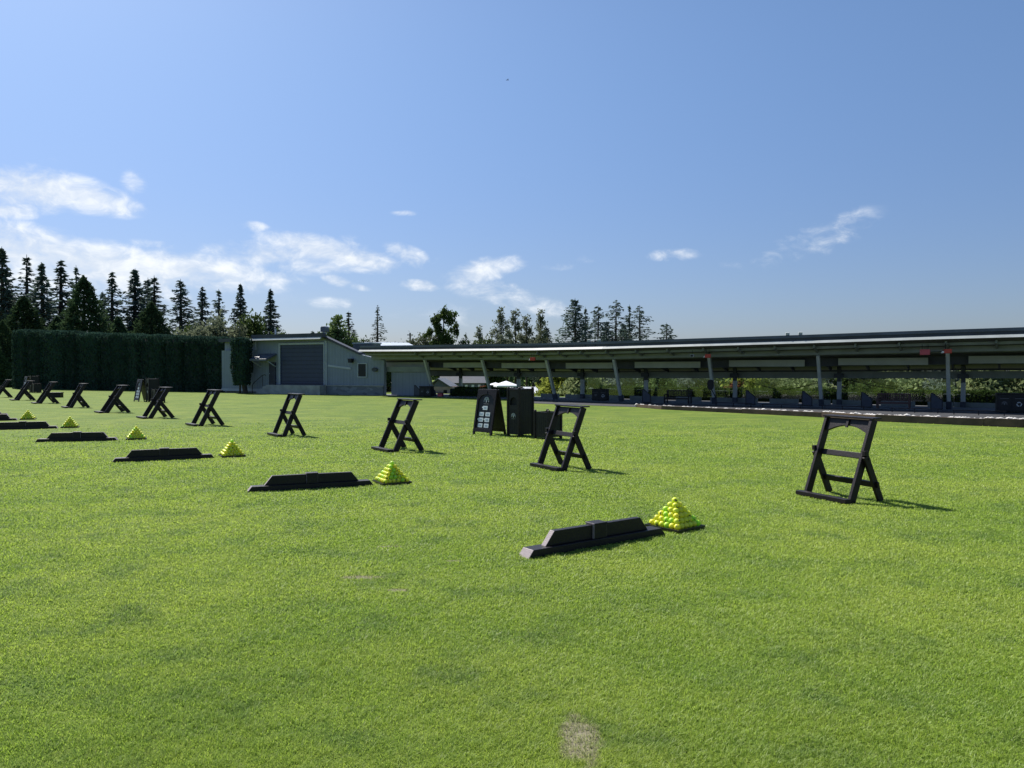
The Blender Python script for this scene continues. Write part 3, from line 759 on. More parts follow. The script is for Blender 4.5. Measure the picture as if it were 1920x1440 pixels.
def broad(seed, clusters, mat, n=5000, leaf=.15, trunk=((0,0,0),(0,0,4)), tr=.16, spread=.5, name='broadleaf_tree'):
    """clusters: (x, y, z, radius)"""
    r = np.random.default_rng(seed); cl = np.array(clusters, float); w = cl[:, 3]**2.2; w /= w.sum()
    k = r.choice(len(cl), n, p=w)
    # sub clumps inside every cluster so that sky shows between
    sub = 9; so = unit(len(cl)*sub, r).reshape(len(cl), sub, 3) * r.uniform(.35, 1.0, (len(cl), sub, 1))
    sk = r.integers(0, sub, n)
    c = cl[k, :3] + so[k, sk]*cl[k, 3:4]*np.array([1, 1, .85]) + r.normal(size=(n, 3))*cl[k, 3:4]*.24*spread/.5
    sz = leaf*r.uniform(.5, 1.25, n)
    dv = unit(n, r); wv = np.cross(dv, unit(n, r)); wv /= np.linalg.norm(wv, axis=1)[:, None]
    V, Fc = quads_from(c, dv*sz[:, None], wv*(sz*.55)[:, None])
    tm = MB(); T = [np.array(p, float) for p in trunk]
    rad = np.linspace(tr, tr*.35, len(T)); tm.tube(T, list(rad), 7)
    for q in cl:
        zz = np.clip(q[2] - q[3] - .5, T[0][2]+.3, T[-1][2]); kk = min(range(len(T)), key=lambda i: abs(T[i][2]-zz)); p0 = T[kk]
        p1 = q[:3]; mid = (p0+p1)/2 + np.array([0, 0, -.15]); tm.tube([p0, mid, p1], [tr*.4, tr*.28, tr*.1], 5)
        for s in range(3):
            tm.tube([p1, p1 + so[int(np.argmin(np.abs(cl[:, 2]-q[2]))), s]*q[3]*.9], [tr*.12, tr*.04], 4)
    return tree_obj(name, tm, V, Fc, M[mat])

def place(t, px, Y, H, src_h, wf=1.0, lab='', group=None, first=None, rz=None, dz=0):
    x = (px - 960)/F*Y; z = float(hgt(x, Y)) + dz; s = (H - z)/src_h
    t.location = (x, Y, z - .05); t.scale = (s*wf, s*wf, s); t.rotation_euler = (0, 0, random.uniform(0, 6.28) if rz is None else rz)
    tag(t, lab, 'tree', group)
def top_h(py, Y): return EYE + (HZ - py)/F*Y
USED = set()
def use(proto):
    if proto.name in USED: return copy_tree(proto)
    USED.add(proto.name); return proto
SPR = [conifer(11, R=2.0, nb=130, droop=.40, fill=1.0), conifer(12, R=1.8, nb=105, droop=.5, gap=.12, fill=.85), conifer(13, R=2.3, nb=140, droop=.32, fill=1.1),
       conifer(14, R=1.9, nb=90, droop=.35, gap=.2, fill=.75), conifer(15, R=1.7, nb=115, droop=.45, gap=.08, fill=.9, power=.7)]
THIN = conifer(21, R=2.1, nb=75, droop=.55, gap=.05, fill=.6, leaf=.17, mat='spruce_pale')
WIDE = [conifer(31, R=3.0, nb=125, droop=.18, fill=1.05, power=.62, z0=.6), conifer(32, R=2.6, nb=70, droop=.12, gap=.15, fill=.75, power=.5, z0=1.), conifer(33, R=2.5, nb=80, droop=.10, gap=.1, fill=.8, power=.55)]
CED = [cedar(41), cedar(42, R=3.0, H=7), cedar(43, R=2.0, H=8)]
gC = 'tall conifers behind the clipped hedge'
LEFT = [  # px, top py, distance, proto, width factor, label
 (8, 462, 92, SPR[2], .95, 'tallest dark spruce at the left edge of the photo'),
 (52, 477, 97, SPR[3], 1.0, 'spindly tall spruce second from the left edge with bare looking top'),
 (82, 491, 93, SPR[0], 1.05, 'dense dark tall spruce third from the left edge'),
 (115, 486, 98, SPR[1], 1.2, 'tall spruce with a broken wide top, fourth from the left edge'),
 (146, 497, 104, SPR[3], .9, 'thin pale topped spruce peeking out above the big dark cedar'),
 (-16, 505, 100, SPR[0], 1.0, 'dark spruce half cut off by the left edge of the photo'),
 (22, 540, 103, SPR[4], 1.0, 'shorter spruce in the gap between the two leftmost spruces'),
 (211, 508, 90, SPR[1], 1.05, 'tall open spruce just right of the big dark cedar'),
 (196, 545, 98, SPR[4], .9, 'smaller spruce tucked behind the open spruce right of the cedar'),
 (252, 503, 92, SPR[0], 1.15, 'full tall spruce above the middle of the clipped hedge'),
 (277, 520, 99, SPR[4], 1.0, 'slim spruce close behind the full spruce above mid hedge'),
 (291, 516, 93, SPR[3], 1.25, 'double topped open spruce above the low rounded cedar'),
 (340, 522, 88, SPR[4], 1.1, 'slim dark spruce standing clear against the sky left of three others'),
 (377, 536, 92, SPR[1], 1.15, 'bushy topped spruce behind the pale green broadleaf tree'),
 (413, 541, 88, SPR[3], 1.15, 'open spruce with sweeping branches above the right end of the hedge'),
 (453, 530, 86, SPR[2], .75, 'narrow dark spruce left of the shed, beside a round broadleaf tree'),
 (508, 540, 84, SPR[0], 1.0, 'broad dark spruce behind the left corner of the shed roof'),
 (655, 582, 84, SPR[3], 1.15, 'spruce leaning to the right behind the shed, next to bright green leaves'),
 (665, 618, 92, SPR[1], 1.2, 'short spruce at the right foot of the leaning spruce behind the shed'),
 (707, 571, 80, THIN, .92, 'lone thin pale spruce standing clear behind the shelter roof'),
 (587, 619, 120, SPR[4], 1.2, 'tiny far spruce tip over the shed roof left of the vent'),
 (599, 620, 122, SPR[0], 1.2, 'tiny far spruce tip right next to the roof vent')]
for px, py, Y, pr, wf, lab in LEFT:
    place(use(pr), px, Y, top_h(py, Y), 10, wf*1.5, lab, gC)
gE = 'dense dark cedars behind the hedge'
for px, py, Y, pr, wf, lab, sh in [
 (46, 553, 76, CED[0], 1.2, 'dense dark cone shaped cedar behind the left end of the hedge', 8), (158, 516, 78, CED[0], 1.02, 'biggest dense dark cone shaped cedar rising above the hedge', 8),
 (285, 566, 75, CED[1], .9, 'wide low rounded dark cedar above the middle of the hedge', 7), (6, 600, 72, CED[1], .8, 'dark bushy cedar at the far left beside the hedge end', 7),
 (-8, 640, 70, CED[1], .8, 'low dark cedar cut off by the left edge', 7), (108, 592, 84, CED[2], 1.2, 'small dark cedar between the two cone shaped cedars', 8), (222, 592, 84, CED[2], 1.2, 'small dark cedar between the big cone and the rounded cedar', 8), (18, 655, 82, CED[1], .9, 'low dark cedar visible through the gap left of the hedge', 7)]:
    place(use(pr), px, Y, top_h(py, Y), sh, wf*1.15, lab, gE)
gR = 'conifers beyond the shelter roof'
for px, py, Y, pr, wf, lab in [
 (1079, 558, 84, WIDE[0], 1.0, 'broad dense dark fir, tallest beyond the shelter roof'), (1098, 575, 88, SPR[3], 1.0, 'slim fir hugging the right side of the broad dense fir'),
 (1121, 570, 86, WIDE[2], .95, 'open branched fir second in the group beyond the roof'), (1153, 561, 85, WIDE[1], .95, 'flat layered fir with a tufted top in the middle of the group'),
 (1181, 570, 89, SPR[3], 1.0, 'thin fir just left of the last fir of the group'), (1201, 571, 84, WIDE[1], 1.05, 'right hand fir of the group with long branches reaching right'),
 (1250, 604, 82, WIDE[2], 1.15, 'small lone fir tip standing apart on the right'), (1137, 600, 92, WIDE[0], .9, 'dark low fir filling in behind the middle of the group'), (1170, 605, 93, WIDE[0], .9, 'dark low fir filling in behind the thin fir'),
 (1026, 611, 90, SPR[4], 1.3, 'small narrow fir at the right foot of the pale poplars'), (873, 622, 110, THIN, .8, 'tiny thin fir spire left of the round topped tree')]:
    place(use(pr), px, Y, top_h(py, Y), 10, wf*1.25, lab, gR)
# broadleaf kinds
B_round = broad(51, [(0,0,3.4,1.6),(1.2,.3,2.6,1.3),(-1.2,-.2,2.5,1.3),(.3,1.,2.2,1.2),(-.2,-1.,2.4,1.2),(0,0,4.5,1.0)], 'broad', 6000, .15, ((0,0,0),(0,0,2.4)))
B_pale = broad(52, [(0,0,3.3,1.4),(1.5,.2,2.6,1.2),(-1.5,-.2,2.5,1.2),(.4,.9,2.0,1.3),(2.2,0,1.8,.9),(-2.1,.2,1.7,.9),(-.5,-.6,4.1,.8)], 'poplar', 6000, .15, ((0,0,0),(0,0,2.2)))
B_bright = broad(53, [(0,0,4.6,1.0),(.7,.2,3.5,1.2),(-.8,-.2,3.4,1.1),(.2,.8,2.4,1.4),(-.2,-.8,2.2,1.4),(0,0,5.3,.6)], 'broad_bright', 6500, .15, ((0,0,0),(0,0,2.6)))
B_dark = broad(54, [(0,0,9.0,.8),(-1.1,.2,8.6,.9),(1.5,-.1,8.4,.9),(-1.7,0,7.2,.8),(1.0,.2,7.3,.8),(2.3,0,7.0,.6),(2.9,.1,6.6,.35),(.1,0,6.4,1.0),(-.9,.1,6.0,.9),(.9,0,5.2,1.0),(-.4,0,4.6,1.1),(.3,0,3.6,1.2),(1.5,0,5.6,.7),(0,0,2.5,1.2)], 'broad', 9500, .17, ((0,0,0),(0,0,3),(.1,0,6.),(.0,0,8)), .24, name='poplar_tree')
B_pop = [broad(55+q, [(0,0,9.2,.55),(.3,.1,8.3,.7),(-.5,0,7.6,.7),(.8,.1,7.0,.75),(-.9,.1,6.2,.8),(.6,-.1,5.6,.85),(-.3,.2,4.8,.95),(.9,0,4.2,.8),(-1.0,0,3.9,.8),(0,0,3.1,1.)][:10-q], 'poplar', 3300, .14, ((0,0,0),(.05,0,3),(0,0,6),(.05,0,9)), .17, name='poplar_tree') for q in (0, 1)]
B_wisp = broad(58, [(0,0,4.4,.8),(1.1,0,4.0,.9),(-1.2,.1,3.8,.9),(1.9,.1,3.0,.8),(-1.9,0,2.8,.8),(.2,.1,2.8,1.1)], 'poplar', 2500, .13, ((0,0,0),(0,0,2.6)), .13)
gB = 'broadleaf trees behind the buildings'
for px, py, Y, pr, sh, wf, lab in [
 (397, 588, 72, B_pale, 5.0, .95, 'pale green sunlit broadleaf tree above the right half of the hedge'), (440, 604, 74, B_pale, 5.0, .8, 'pale green bush tree just left of the narrow spruce by the shed'),
 (477, 586, 78, B_round, 5.4, .8, 'round dark broadleaf tree left of the broad spruce by the shed'), (356, 606, 76, B_round, 5.4, .6, 'low green bush tree above the hedge under a slim spruce'), (525, 620, 80, B_round, 5.4, .7, 'low green bush tree peeking over the left corner of the shed roof'),
 (634, 588, 66, B_bright, 5.9, .85, 'bright green broadleaf tree right behind the shed roof vent'), (832, 570, 82, B_dark, 10, .70, 'tall irregular dark poplar with spreading top beyond the shelter'),
 (797, 616, 86, B_wisp, 5.2, 1.0, 'wispy pale tree left of the tall irregular poplar'), (770, 632, 88, B_wisp, 5.2, 1.0, 'low wispy pale tree farther left of the irregular poplar'), (735, 636, 80, B_wisp, 5.2, 1.0, 'low pale tree behind the white metal roof'),
 (899, 613, 84, B_pop[1], 9.5, .8, 'small round topped poplar between the dark and the pale poplars'), (872, 634, 80, B_round, 5.4, .8, 'low green bush tree right of the irregular poplar'), (915, 632, 82, B_round, 5.4, .7, 'low green bush tree at the foot of the round topped poplar'),
 (940, 576, 86, B_pop[0], 9.8, .95, 'leftmost of the row of thin pale poplars'), (967, 577, 90, B_pop[1], 9.8, .8, 'second thin pale poplar of the row'), (988, 588, 86, B_pop[1], 9.8, .8, 'third, shorter pale poplar of the row'), (1013, 579, 84, B_pop[0], 9.8, .95, 'rightmost pale poplar of the row with a tufted top'),
 (1000, 622, 95, B_wisp, 5.2, 1.0, 'low wispy tree filling in under the pale poplars'), (952, 625, 97, B_wisp, 5.2, 1.0, 'low wispy tree under the first two pale poplars'),
 (684, 633, 90, B_round, 5.4, .7, 'low green bush tree left of the lone thin spruce')]:
    place(use(pr), px, Y, top_h(py, Y), sh, wf, lab, gB)

# ------------------------------------------------------------------ tall clipped hedge: one column per plant
HL, HR = np.array([-41.6, 64.0]), np.array([-20.5, 54.2])
def hedge_pt(px):
    # point on the hedge's front line seen at px
    d = HR - HL; k = (px-960)/F; t = (k*HL[1]-HL[0])/(d[0]-k*d[1]); return HL + d*t
def column(seed, n, name='hedge_shrub', taper=.0, legs=False):
    r = np.random.default_rng(seed)
    # unit column: x,y in -.5...5 , z 0..1 ; rounded box
    m = n; a = r.uniform(0, 2*math.pi, m); z = r.uniform(.0 if not legs else .16, 1, m)
    ca, sa = np.cos(a), np.sin(a); rad = .5/((np.abs(ca)**5 + np.abs(sa)**5)**(1/5))
    cap = r.random(m) < .16; rad = np.where(cap, rad*np.sqrt(r.random(m)), rad); z = np.where(cap, 1.0 - .05*(rad/.5)**3, z)
    edge = np.clip((z-.90)/.10, 0, 1); rad = np.where(cap, rad*.90, rad*(1-.13*edge**2))
    if legs: rad = rad*np.where(z < .38, .72+.7*(z-.0)*.75, 1)*(1 + .07*np.sin(z*13+2*a))
    rad = rad*(1 + .018*np.sin(5*a+seed) + .02*np.sin(z*11+seed+2*a) + .018*r.normal(size=m))
    z = z*(1+.006*np.sin(4*a)) 
    return r, a, rad, z, cap
def hedge_col(px0, px1, py_top, lab, seed, depth=1.7, fwd=1.0, legs=False, group='columnar shrubs of the tall hedge'):
    p0, p1 = hedge_pt(px0)*fwd, hedge_pt(px1)*fwd
    d = p1 - p0; w = np.linalg.norm(d); d /= w; back = np.array([-d[1], d[0]]); back *= np.sign(back[1])
    c = (p0+p1)/2 + back*depth/2; H = top_h(py_top, (p0+p1)[1]/2)
    n = int(2600*w*H/4.5)
    r, a, rad, z, cap = column(seed, n, legs=legs)
    lx = rad*np.cos(a)*(w*1.02); ly = rad*np.sin(a)*depth
    t = thing('hedge_shrub', lab, 'hedge shrub', (c[0], c[1], 0), math.atan2(d[1], d[0]), group)
    cc = np.stack([lx, ly, z*H], 1)
    sz = r.uniform(.045, .12, n)
    nrm = np.stack([np.where(cap, 0, np.cos(a)), np.where(cap, 0, np.sin(a)), np.where(cap, 1., .1)], 1)
    dv = np.stack([np.zeros(n), np.zeros(n), np.ones(n)], 1)*.8 + nrm*.35 + r.normal(size=(n, 3))*.45; dv /= np.linalg.norm(dv, axis=1)[:, None]
    wv = np.cross(dv, nrm + r.normal(size=(n, 3))*.4); wv /= np.linalg.norm(wv, axis=1)[:, None]
    V, Fc = quads_from(cc, dv*sz[:, None]*1.15, wv*sz[:, None]*.6)
    # dark inner twigs as a closed core
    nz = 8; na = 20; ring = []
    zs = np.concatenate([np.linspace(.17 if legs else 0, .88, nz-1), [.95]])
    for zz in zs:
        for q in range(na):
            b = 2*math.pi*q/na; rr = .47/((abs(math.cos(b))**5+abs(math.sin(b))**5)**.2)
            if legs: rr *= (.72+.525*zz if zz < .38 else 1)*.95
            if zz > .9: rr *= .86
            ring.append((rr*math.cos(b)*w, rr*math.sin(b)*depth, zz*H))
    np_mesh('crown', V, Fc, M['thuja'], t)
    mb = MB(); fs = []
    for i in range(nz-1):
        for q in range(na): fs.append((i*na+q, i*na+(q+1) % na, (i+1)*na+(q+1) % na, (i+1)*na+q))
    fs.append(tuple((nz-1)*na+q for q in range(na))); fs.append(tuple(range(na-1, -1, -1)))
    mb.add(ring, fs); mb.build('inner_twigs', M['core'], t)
    if legs:
        mb = MB(); mb.tube([(-.12*w, 0, 0), (-.10*w, 0, H*.2)], [.07, .06], 7); mb.tube([(.22*w, .1, 0), (.12*w, 0, H*.25)], [.16, .16], 8); mb.build('trunk', M['bark'], t)
    return t
cols = [20, 45, 72, 116, 140, 181, 236, 256, 304, 338, 379, 416]
hlab = ['leftmost hedge column, with sunlit left edge beside the open lawn', 'second narrow hedge column from the left', 'third hedge column from the left, behind the farthest boards', 'fourth hedge column from the left, a narrow one', 'fifth hedge column from the left, in front of the big cedar',
        'sixth hedge column from the left, a wide one right of the big cedar', 'seventh hedge column from the left, the narrowest one', 'eighth hedge column from the left, under the rounded cedar', 'ninth hedge column from the left', 'second hedge column from the right, under the pale tree', 'rightmost hedge column of the row, with ragged lower right corner']
for k in range(len(cols)-1):
    f = (cols[k]+cols[k+1])/2
    py = 618 + (633-618)*(f-20)/396 + random.uniform(-.8, .8)
    hedge_col(cols[k], cols[k+1], py, hlab[k], 100+k, depth=1.7+.1*random.random())
hedge_col(430, 456, 634, 'single clipped columnar shrub with bare trunks, standing apart before the grey wall', 130, depth=.95, fwd=.955, legs=True, group=None)

# ------------------------------------------------------------------ shed with the roller door
SB = np.array([-11.95, 49.4]); SU = np.array([8.45, -4.4]); SU /= np.linalg.norm(SU); SV = np.array([-SU[1], SU[0]])   # along the front, and away
SANG = math.atan2(SU[1], SU[0])
def fl(px, py, off=0.0):
    """local (x along the front, z) of a pixel on the plane 'off' metres behind the front"""
    d = ray(px, py); o = SB + SV*off
    t = (o.dot(SV)) / (d[:2].dot(SV)); p = np.array([0, 0, EYE]) + d*t
    return float((p[:2]-SB).dot(SU)), float(p[2])
shed = thing('storage_shed', 'grey sided shed with wide navy roller door and sloping roof, left of the shelter', 'shed', (SB[0], SB[1], 0), SANG)
xl, zt = fl(480, 636); xr = 0.0; ztop = fl(560, 632)[1]
xL = fl(414, 640)[0]; xC = fl(720, 700)[0]
mb = MB(); mb.prism([(xl, 0), (0, 0), (-2.9, 3), (xl-.6, 3)], (0, 0, 0), (1, 0, 0), (0, 1, 0), (0, 0, 1), 0, ztop-.02); mb.build('front_wall', M['wall2'], shed)
xL += .1
mb = MB(); mb.box(xL, xl-.003, .25, 4, 0, fl(440, 641)[1]); mb.build('side_wing_wall', M['wall'], shed)
mb = MB(); z0w = fl(440, 641)[1]; mb.box(xL-.15, xl-.004, -.15, 4.2, z0w+.003, z0w+.22); mb.build('wing_roof', M['fascia'], shed)
zw = fl(440, 657)[1]; mb = MB(); mb.box(xL, xl+1.35, -.02, .24, .3, zw); mb.build('lower_cladding', M['wall'], shed)
mb = MB(); mb.box(xL-.02, xl+1.36, -.05, .245, .12, .297); mb.build('base_board', M['trim'], shed)
zr1 = fl(613, 633)[1]; xk, zk = fl(668, 661)
mb = MB(); mb.prism([(.003, 0), (xC, 0), (xC, zk-.5), (xk, zk-.06), (.003, zr1-.05)], (0, .02, 0), (1, 0, 0), (0, 0, 1), (0, 1, 0), 0, .22); mb.build('gable_wall', M['wall'], shed)
# roofs
mb = MB(); mb.prism([(-.1, zr1-.045), (xk+.3, zk-.13), (xk+.3, zk), (-.1, zr1+.12)], (0, -.12, 0), (1, 0, 0), (0, 0, 1), (0, 1, 0), 0, .38); mb.build('sloping_roof', M['fascia'], shed)
zf0, zf1 = fl(550, 636)[1], fl(550, 626.5)[1]
mb = MB(); mb.prism([(xl, -.42), (.10, -.42), (.10, -.1), (-2.8, 3.1), (xl-.6, 3.1)], (0, 0, 0), (1, 0, 0), (0, 1, 0), (0, 0, 1), zf0+.06, zf1); rf = mb.build('flat_roof', M['fascia'], shed)
mb = MB(); mb.prism([(-.56, zf0-.05), (-.423, zf0-.05), (-.423, zf0+.08), (-.48, zf0+.08)], (0, 0, 0), (0, 1, 0), (0, 0, 1), (1, 0, 0), xl-.02, .0); mb.build('gutter', M['gutter'], rf)
mb = MB(); mb.box(xl-.06, xl+.06, -.06, -.003, zw+.003, ztop-.021); mb.build('corner_trim', M['trim'], shed)
mb = MB(); mb.box(-.08, .10, -.05, .017, fl(612, 722)[1], zr1-.2); mb.build('corner_trim', M['trim'], shed)
x0, zz = fl(615, 685.5); x1, _ = fl(658, 691); zz2 = fl(658, 691)[1]
mb = MB(); mb.bar((x0, .0, zz), (x1, .0, zz2), .12, .05, (0, 0, 1)); mb.build('sloping_trim', M['trim'], shed)
# roller door
dx0, dz1 = fl(527, 647); dx1, dz0 = fl(609, 721.5)
mb = MB(); mb.box(dx0, dx1, -.035, -.003, dz0, dz1); dr = mb.build('roller_door', M['navy'], shed)
mb = MB(); mb.box(dx0, dx1, -.05, -.036, dz0, dz0+.08); mb.build('bottom_bar', M['navy_door'], dr)
mb = MB(); mb.prism([(dx0-.12, dz0), (dx0-.002, dz0), (dx0-.002, dz1+.002), (dx1+.002, dz1+.002), (dx1+.002, dz0), (dx1+.07, dz0), (dx1+.07, dz1+.12), (dx0-.12, dz1+.12)], (0, 0, 0), (1, 0, 0), (0, 0, 1), (0, 1, 0), -.12, -.0505); mb.build('door_frame', M['trim'], shed)
# person door with canopy
px0, pz1 = fl(506, 679.5); px1, pz0 = fl(518, 721.5)
mb = MB(); mb.box(px0, px1, -.09, -.0215, pz0, pz1); dd = mb.build('side_door', M['navy_door'], shed)
mb = MB(); mb.tube([(px0+.06, -.11, (pz0+pz1)/2), (px0+.06, -.091, (pz0+pz1)/2)], .025, 8); mb.build('handle', M['gutter'], dd)
cx0, cz1 = fl(488, 668); cx1, cz0 = fl(519, 676)
mb = MB(); mb.prism([(0, cz1+.05), (-.95, cz0-.02), (-.95, cz0+.10), (0, cz1+.17)], (0, -.022, 0), (0, 1, 0), (0, 0, 1), (1, 0, 0), cx0, cx1); mb.build('door_canopy', M['membrane'], shed)
for q in (cx0+.06, cx1-.06):
    mb = MB(); mb.bar((q, -.03, cz0-.42), (q, -.75, cz0-.06), .06, .05); mb.build('canopy_bracket', M['trim'], shed)
# dock, steps, rail, stone base
sx0 = fl(514, 730)[0]; zb = fl(560, 721.8)[1]
mb = MB(); mb.box(sx0, .14, -.75, -.121, 0, zb-.003); mb.build('concrete_dock', M['concrete'], shed)
st = [(sx0-.002, 0), (sx0-.002, zb-.10)]
for q in range(4): st += [(sx0-.28*(q+1), zb-.16*(q+1)+.06), (sx0-.28*(q+1), max(0, zb-.16*(q+2)+.06))]
st[-1] = (sx0-.28*4, 0)
mb = MB(); mb.prism(st, (0, 0, 0), (1, 0, 0), (0, 0, 1), (0, 1, 0), -.75, -.055)
mb.build('concrete_steps', M['concrete'], shed)
mb = MB(); mb.tube([(sx0-1.25, -.72, 0), (sx0-1.25, -.72, .52), (sx0-1.1, -.72, .72), (sx0-.35, -.72, zb+.62), (sx0-.1, -.72, zb+.68), (sx0-.02, -.72, zb+.6)], .022, 6); mb.tube([(sx0-.3, -.72, zb-.1), (sx0-.3, -.72, zb+.66)], .018, 6); mb.build('handrail', M['black_plain'], shed)
mb = MB(); mb.box(.145, xC+.0, -.10, .018, 0, zb-.03); mb.build('stone_base', M['stone'], shed)
mb = MB(); mb.box(.143, xC+.02, -.14, .0185, zb-.028, zb+.03); mb.build('stone_cap', M['concrete'], shed)
wx0, wz1 = fl(672, 682.5); wx1, wz0 = fl(686.5, 706)
mb = MB(); mb.ring(wx0-.06, wx1+.06, wz0-.06, wz1+.06, .058, -.03, .0195, 0, (0,0,0), (1,0,0), (0,0,1), (0,1,0)); w = mb.build('window', M['trim'], shed)
mb = MB(); mb.box(wx0-.001, wx1+.001, -.01, .0185, wz0-.001, wz1+.001); mb.build('pane', M['car_glass'], w)
# fittings on the shed that could be lifted away
lx, lz = fl(661, 676); L = SB + SU*lx - SV*.18
t = thing('wall_lantern', 'dark wall lantern under the eave at the right end of the shed', 'wall light', (L[0], L[1], lz), SANG)
mb = MB(); mb.prism([(-.16, .12), (.16, .12), (.11, -.14), (-.11, -.14)], (0, 0, 0), (1, 0, 0), (0, 0, 1), (0, 1, 0), -.12, .12); mb.build('lantern_shade', M['black_plain'], t, .01)
mb = MB(); mb.box(-.04, .04, .121, .19, -.05, .05); mb.build('bracket', M['black_plain'], t)
ox, oz = fl(703.5, 693); L = SB + SU*ox - SV*.06
t = thing('oval_sign', 'dark oval sign on the grey wall right of the small window', 'sign', (L[0], L[1], oz), SANG)
mb = MB(); mb.prism([(.21*math.cos(k*math.pi/12), .13*math.sin(k*math.pi/12)) for k in range(24)], (0, 0, 0), (1, 0, 0), (0, 0, 1), (0, 1, 0), -.02, .05); mb.build('sign_plate', M['fascia'], t)
mb = MB(); mb.prism([(.16*math.cos(k*math.pi/12), .085*math.sin(k*math.pi/12)) for k in range(24)], (0, 0, 0), (1, 0, 0), (0, 0, 1), (0, 1, 0), -.026, -.0203); mb.build('sign_face', M['beam'], t)
vx, vz = fl(612, 627, 1.0); L = SB + SU*(vx-.05) + SV*.9
t = thing('roof_vent', 'grey square metal vent cowl on the right end of the shed roof', 'vent', (L[0], L[1], zf1), SANG)
mb = MB(); mb.box(-.10, .10, -.1, .1, 0, .14); mb.build('vent_neck', M['trim'], t)
mb = MB(); mb.prism([(-.20, .141), (.20, .141), (.20, .42), (.12, .50), (-.12, .50), (-.20, .42)], (0, 0, 0), (1, 0, 0), (0, 0, 1), (0, 1, 0), -.2, .2); mb.build('cowl', M['membrane'], t, .01)
vx, vz = fl(516.5, 627, 2.0); L = SB + SU*vx + SV*2
t = thing('vent_pipe', 'thin pale vent pipe standing on the left part of the shed roof', 'pipe', (L[0], L[1], zf1), SANG)
mb = MB(); mb.tube([(0, 0, 0), (0, 0, .48)], .06, 8); mb.build('pipe', M['white'], t); mb = MB(); mb.tube([(0, 0, .481), (0, 0, .53)], .09, 8); mb.build('pipe_cap', M['gutter'], t)

# ------------------------------------------------------------------ driving range shelter
PB = np.array([(-8.2, 48.4), (-4.64, 46.0), (-1.13, 43.2), (2.31, 40.5), (5.43, 38.0), (9.35, 35.45), (13.3, 33.0), (17.26, 30.35), (21.3, 27.6), (25.3, 24.7)])
ZE = [2.70, 2.66, 2.62, 2.58, 2.58, 2.63, 2.68, 2.74, 2.78, 2.80]
nodes = []
for k in range(len(PB)):
    d = PB[min(k+1, len(PB)-1)] - PB[max(k-1, 0)]; d /= np.linalg.norm(d); n = np.array([d[1], -d[0]]); n *= -np.sign(n[1]) if n[1] > 0 else 1
    nodes.append((PB[k][0], PB[k][1], n[0], n[1], 0.0))
def nd(k, dz): x, y, a, b, _ = nodes[k]; return (x, y, a, b, dz)
NR = [nd(k, ZE[k]) for k in range(len(PB))]                 # roof nodes carry the eave height
SL = .25
def rz_(s): return -SL*(s+1.9)
shel = thing('range_shelter', 'long dark open fronted driving range shelter with slanted pale posts', 'shelter')
mb = MB(); mb.sweep(NR, [(-1.84, 0), (2.6, rz_(2.6)), (2.6, rz_(2.6)+.14), (-1.84, .14)]); roof = mb.build('roof', M['soffit'], shel)
mb = MB(); mb.sweep(NR, [(-1.87, .10), (-1.845, .10), (-1.845, .23), (-1.87, .23)]); mb.build('fascia', M['fascia'], roof)
mb = MB(); mb.sweep(NR, [(-1.90, .232), (-1.4, .21), (-1.4, .31), (-1.90, .35)]); mb.build('roof_edge', M['membrane'], roof)
mb = MB(); mb.sweep(NR, [(-2.03, .0), (-1.872, .0), (-1.872, .105), (-1.95, .105)]); mb.build('gutter', M['gutter'], roof)
mb = MB(); mb.sweep(NR, [(2.605, rz_(2.6)-.05), (2.64, rz_(2.6)-.05), (2.64, rz_(2.6)+.2), (2.605, rz_(2.6)+.2)]); mb.build('rear_fascia', M['fascia'], roof)
for s in (-1.42, -.40):
    mb = MB(); mb.sweep(NR, [(s-.03, rz_(s)-.10), (s+.03, rz_(s)-.12), (s+.03, rz_(s)-.012), (s-.03, rz_(s)+.002)]); mb.build('purlin', M['header'], shel)
mb = MB(); mb.sweep(NR, [(-.92, rz_(-.86)-.20), (-.80, rz_(-.86)-.20), (-.80, rz_(-.80)-.008), (-.92, rz_(-.92)-.008)]); mb.build('front_beam', M['header'], shel)
mb = MB(); mb.sweep(NR, [(.42, rz_(.4)-.36), (.50, rz_(.4)-.36), (.50, rz_(.5)-.008), (.42, rz_(.42)-.008)]); mb.build('dark_beam', M['beam'], shel)
H0 = [nd(k, (ZE[k]-2.66)*.5) for k in range(len(PB))]
mb = MB(); mb.sweep(H0, [(2.05, 1.20), (2.13, 1.20), (2.13, 1.50), (2.05, 1.50)]); mb.build('rear_header', M['header'], shel)
mb = MB(); mb.sweep(H0[1:], [(2.03, 1.52), (2.15, 1.52), (2.15, 1.555), (2.03, 1.555)]); mb.build('rear_rail', M['beam'], shel)
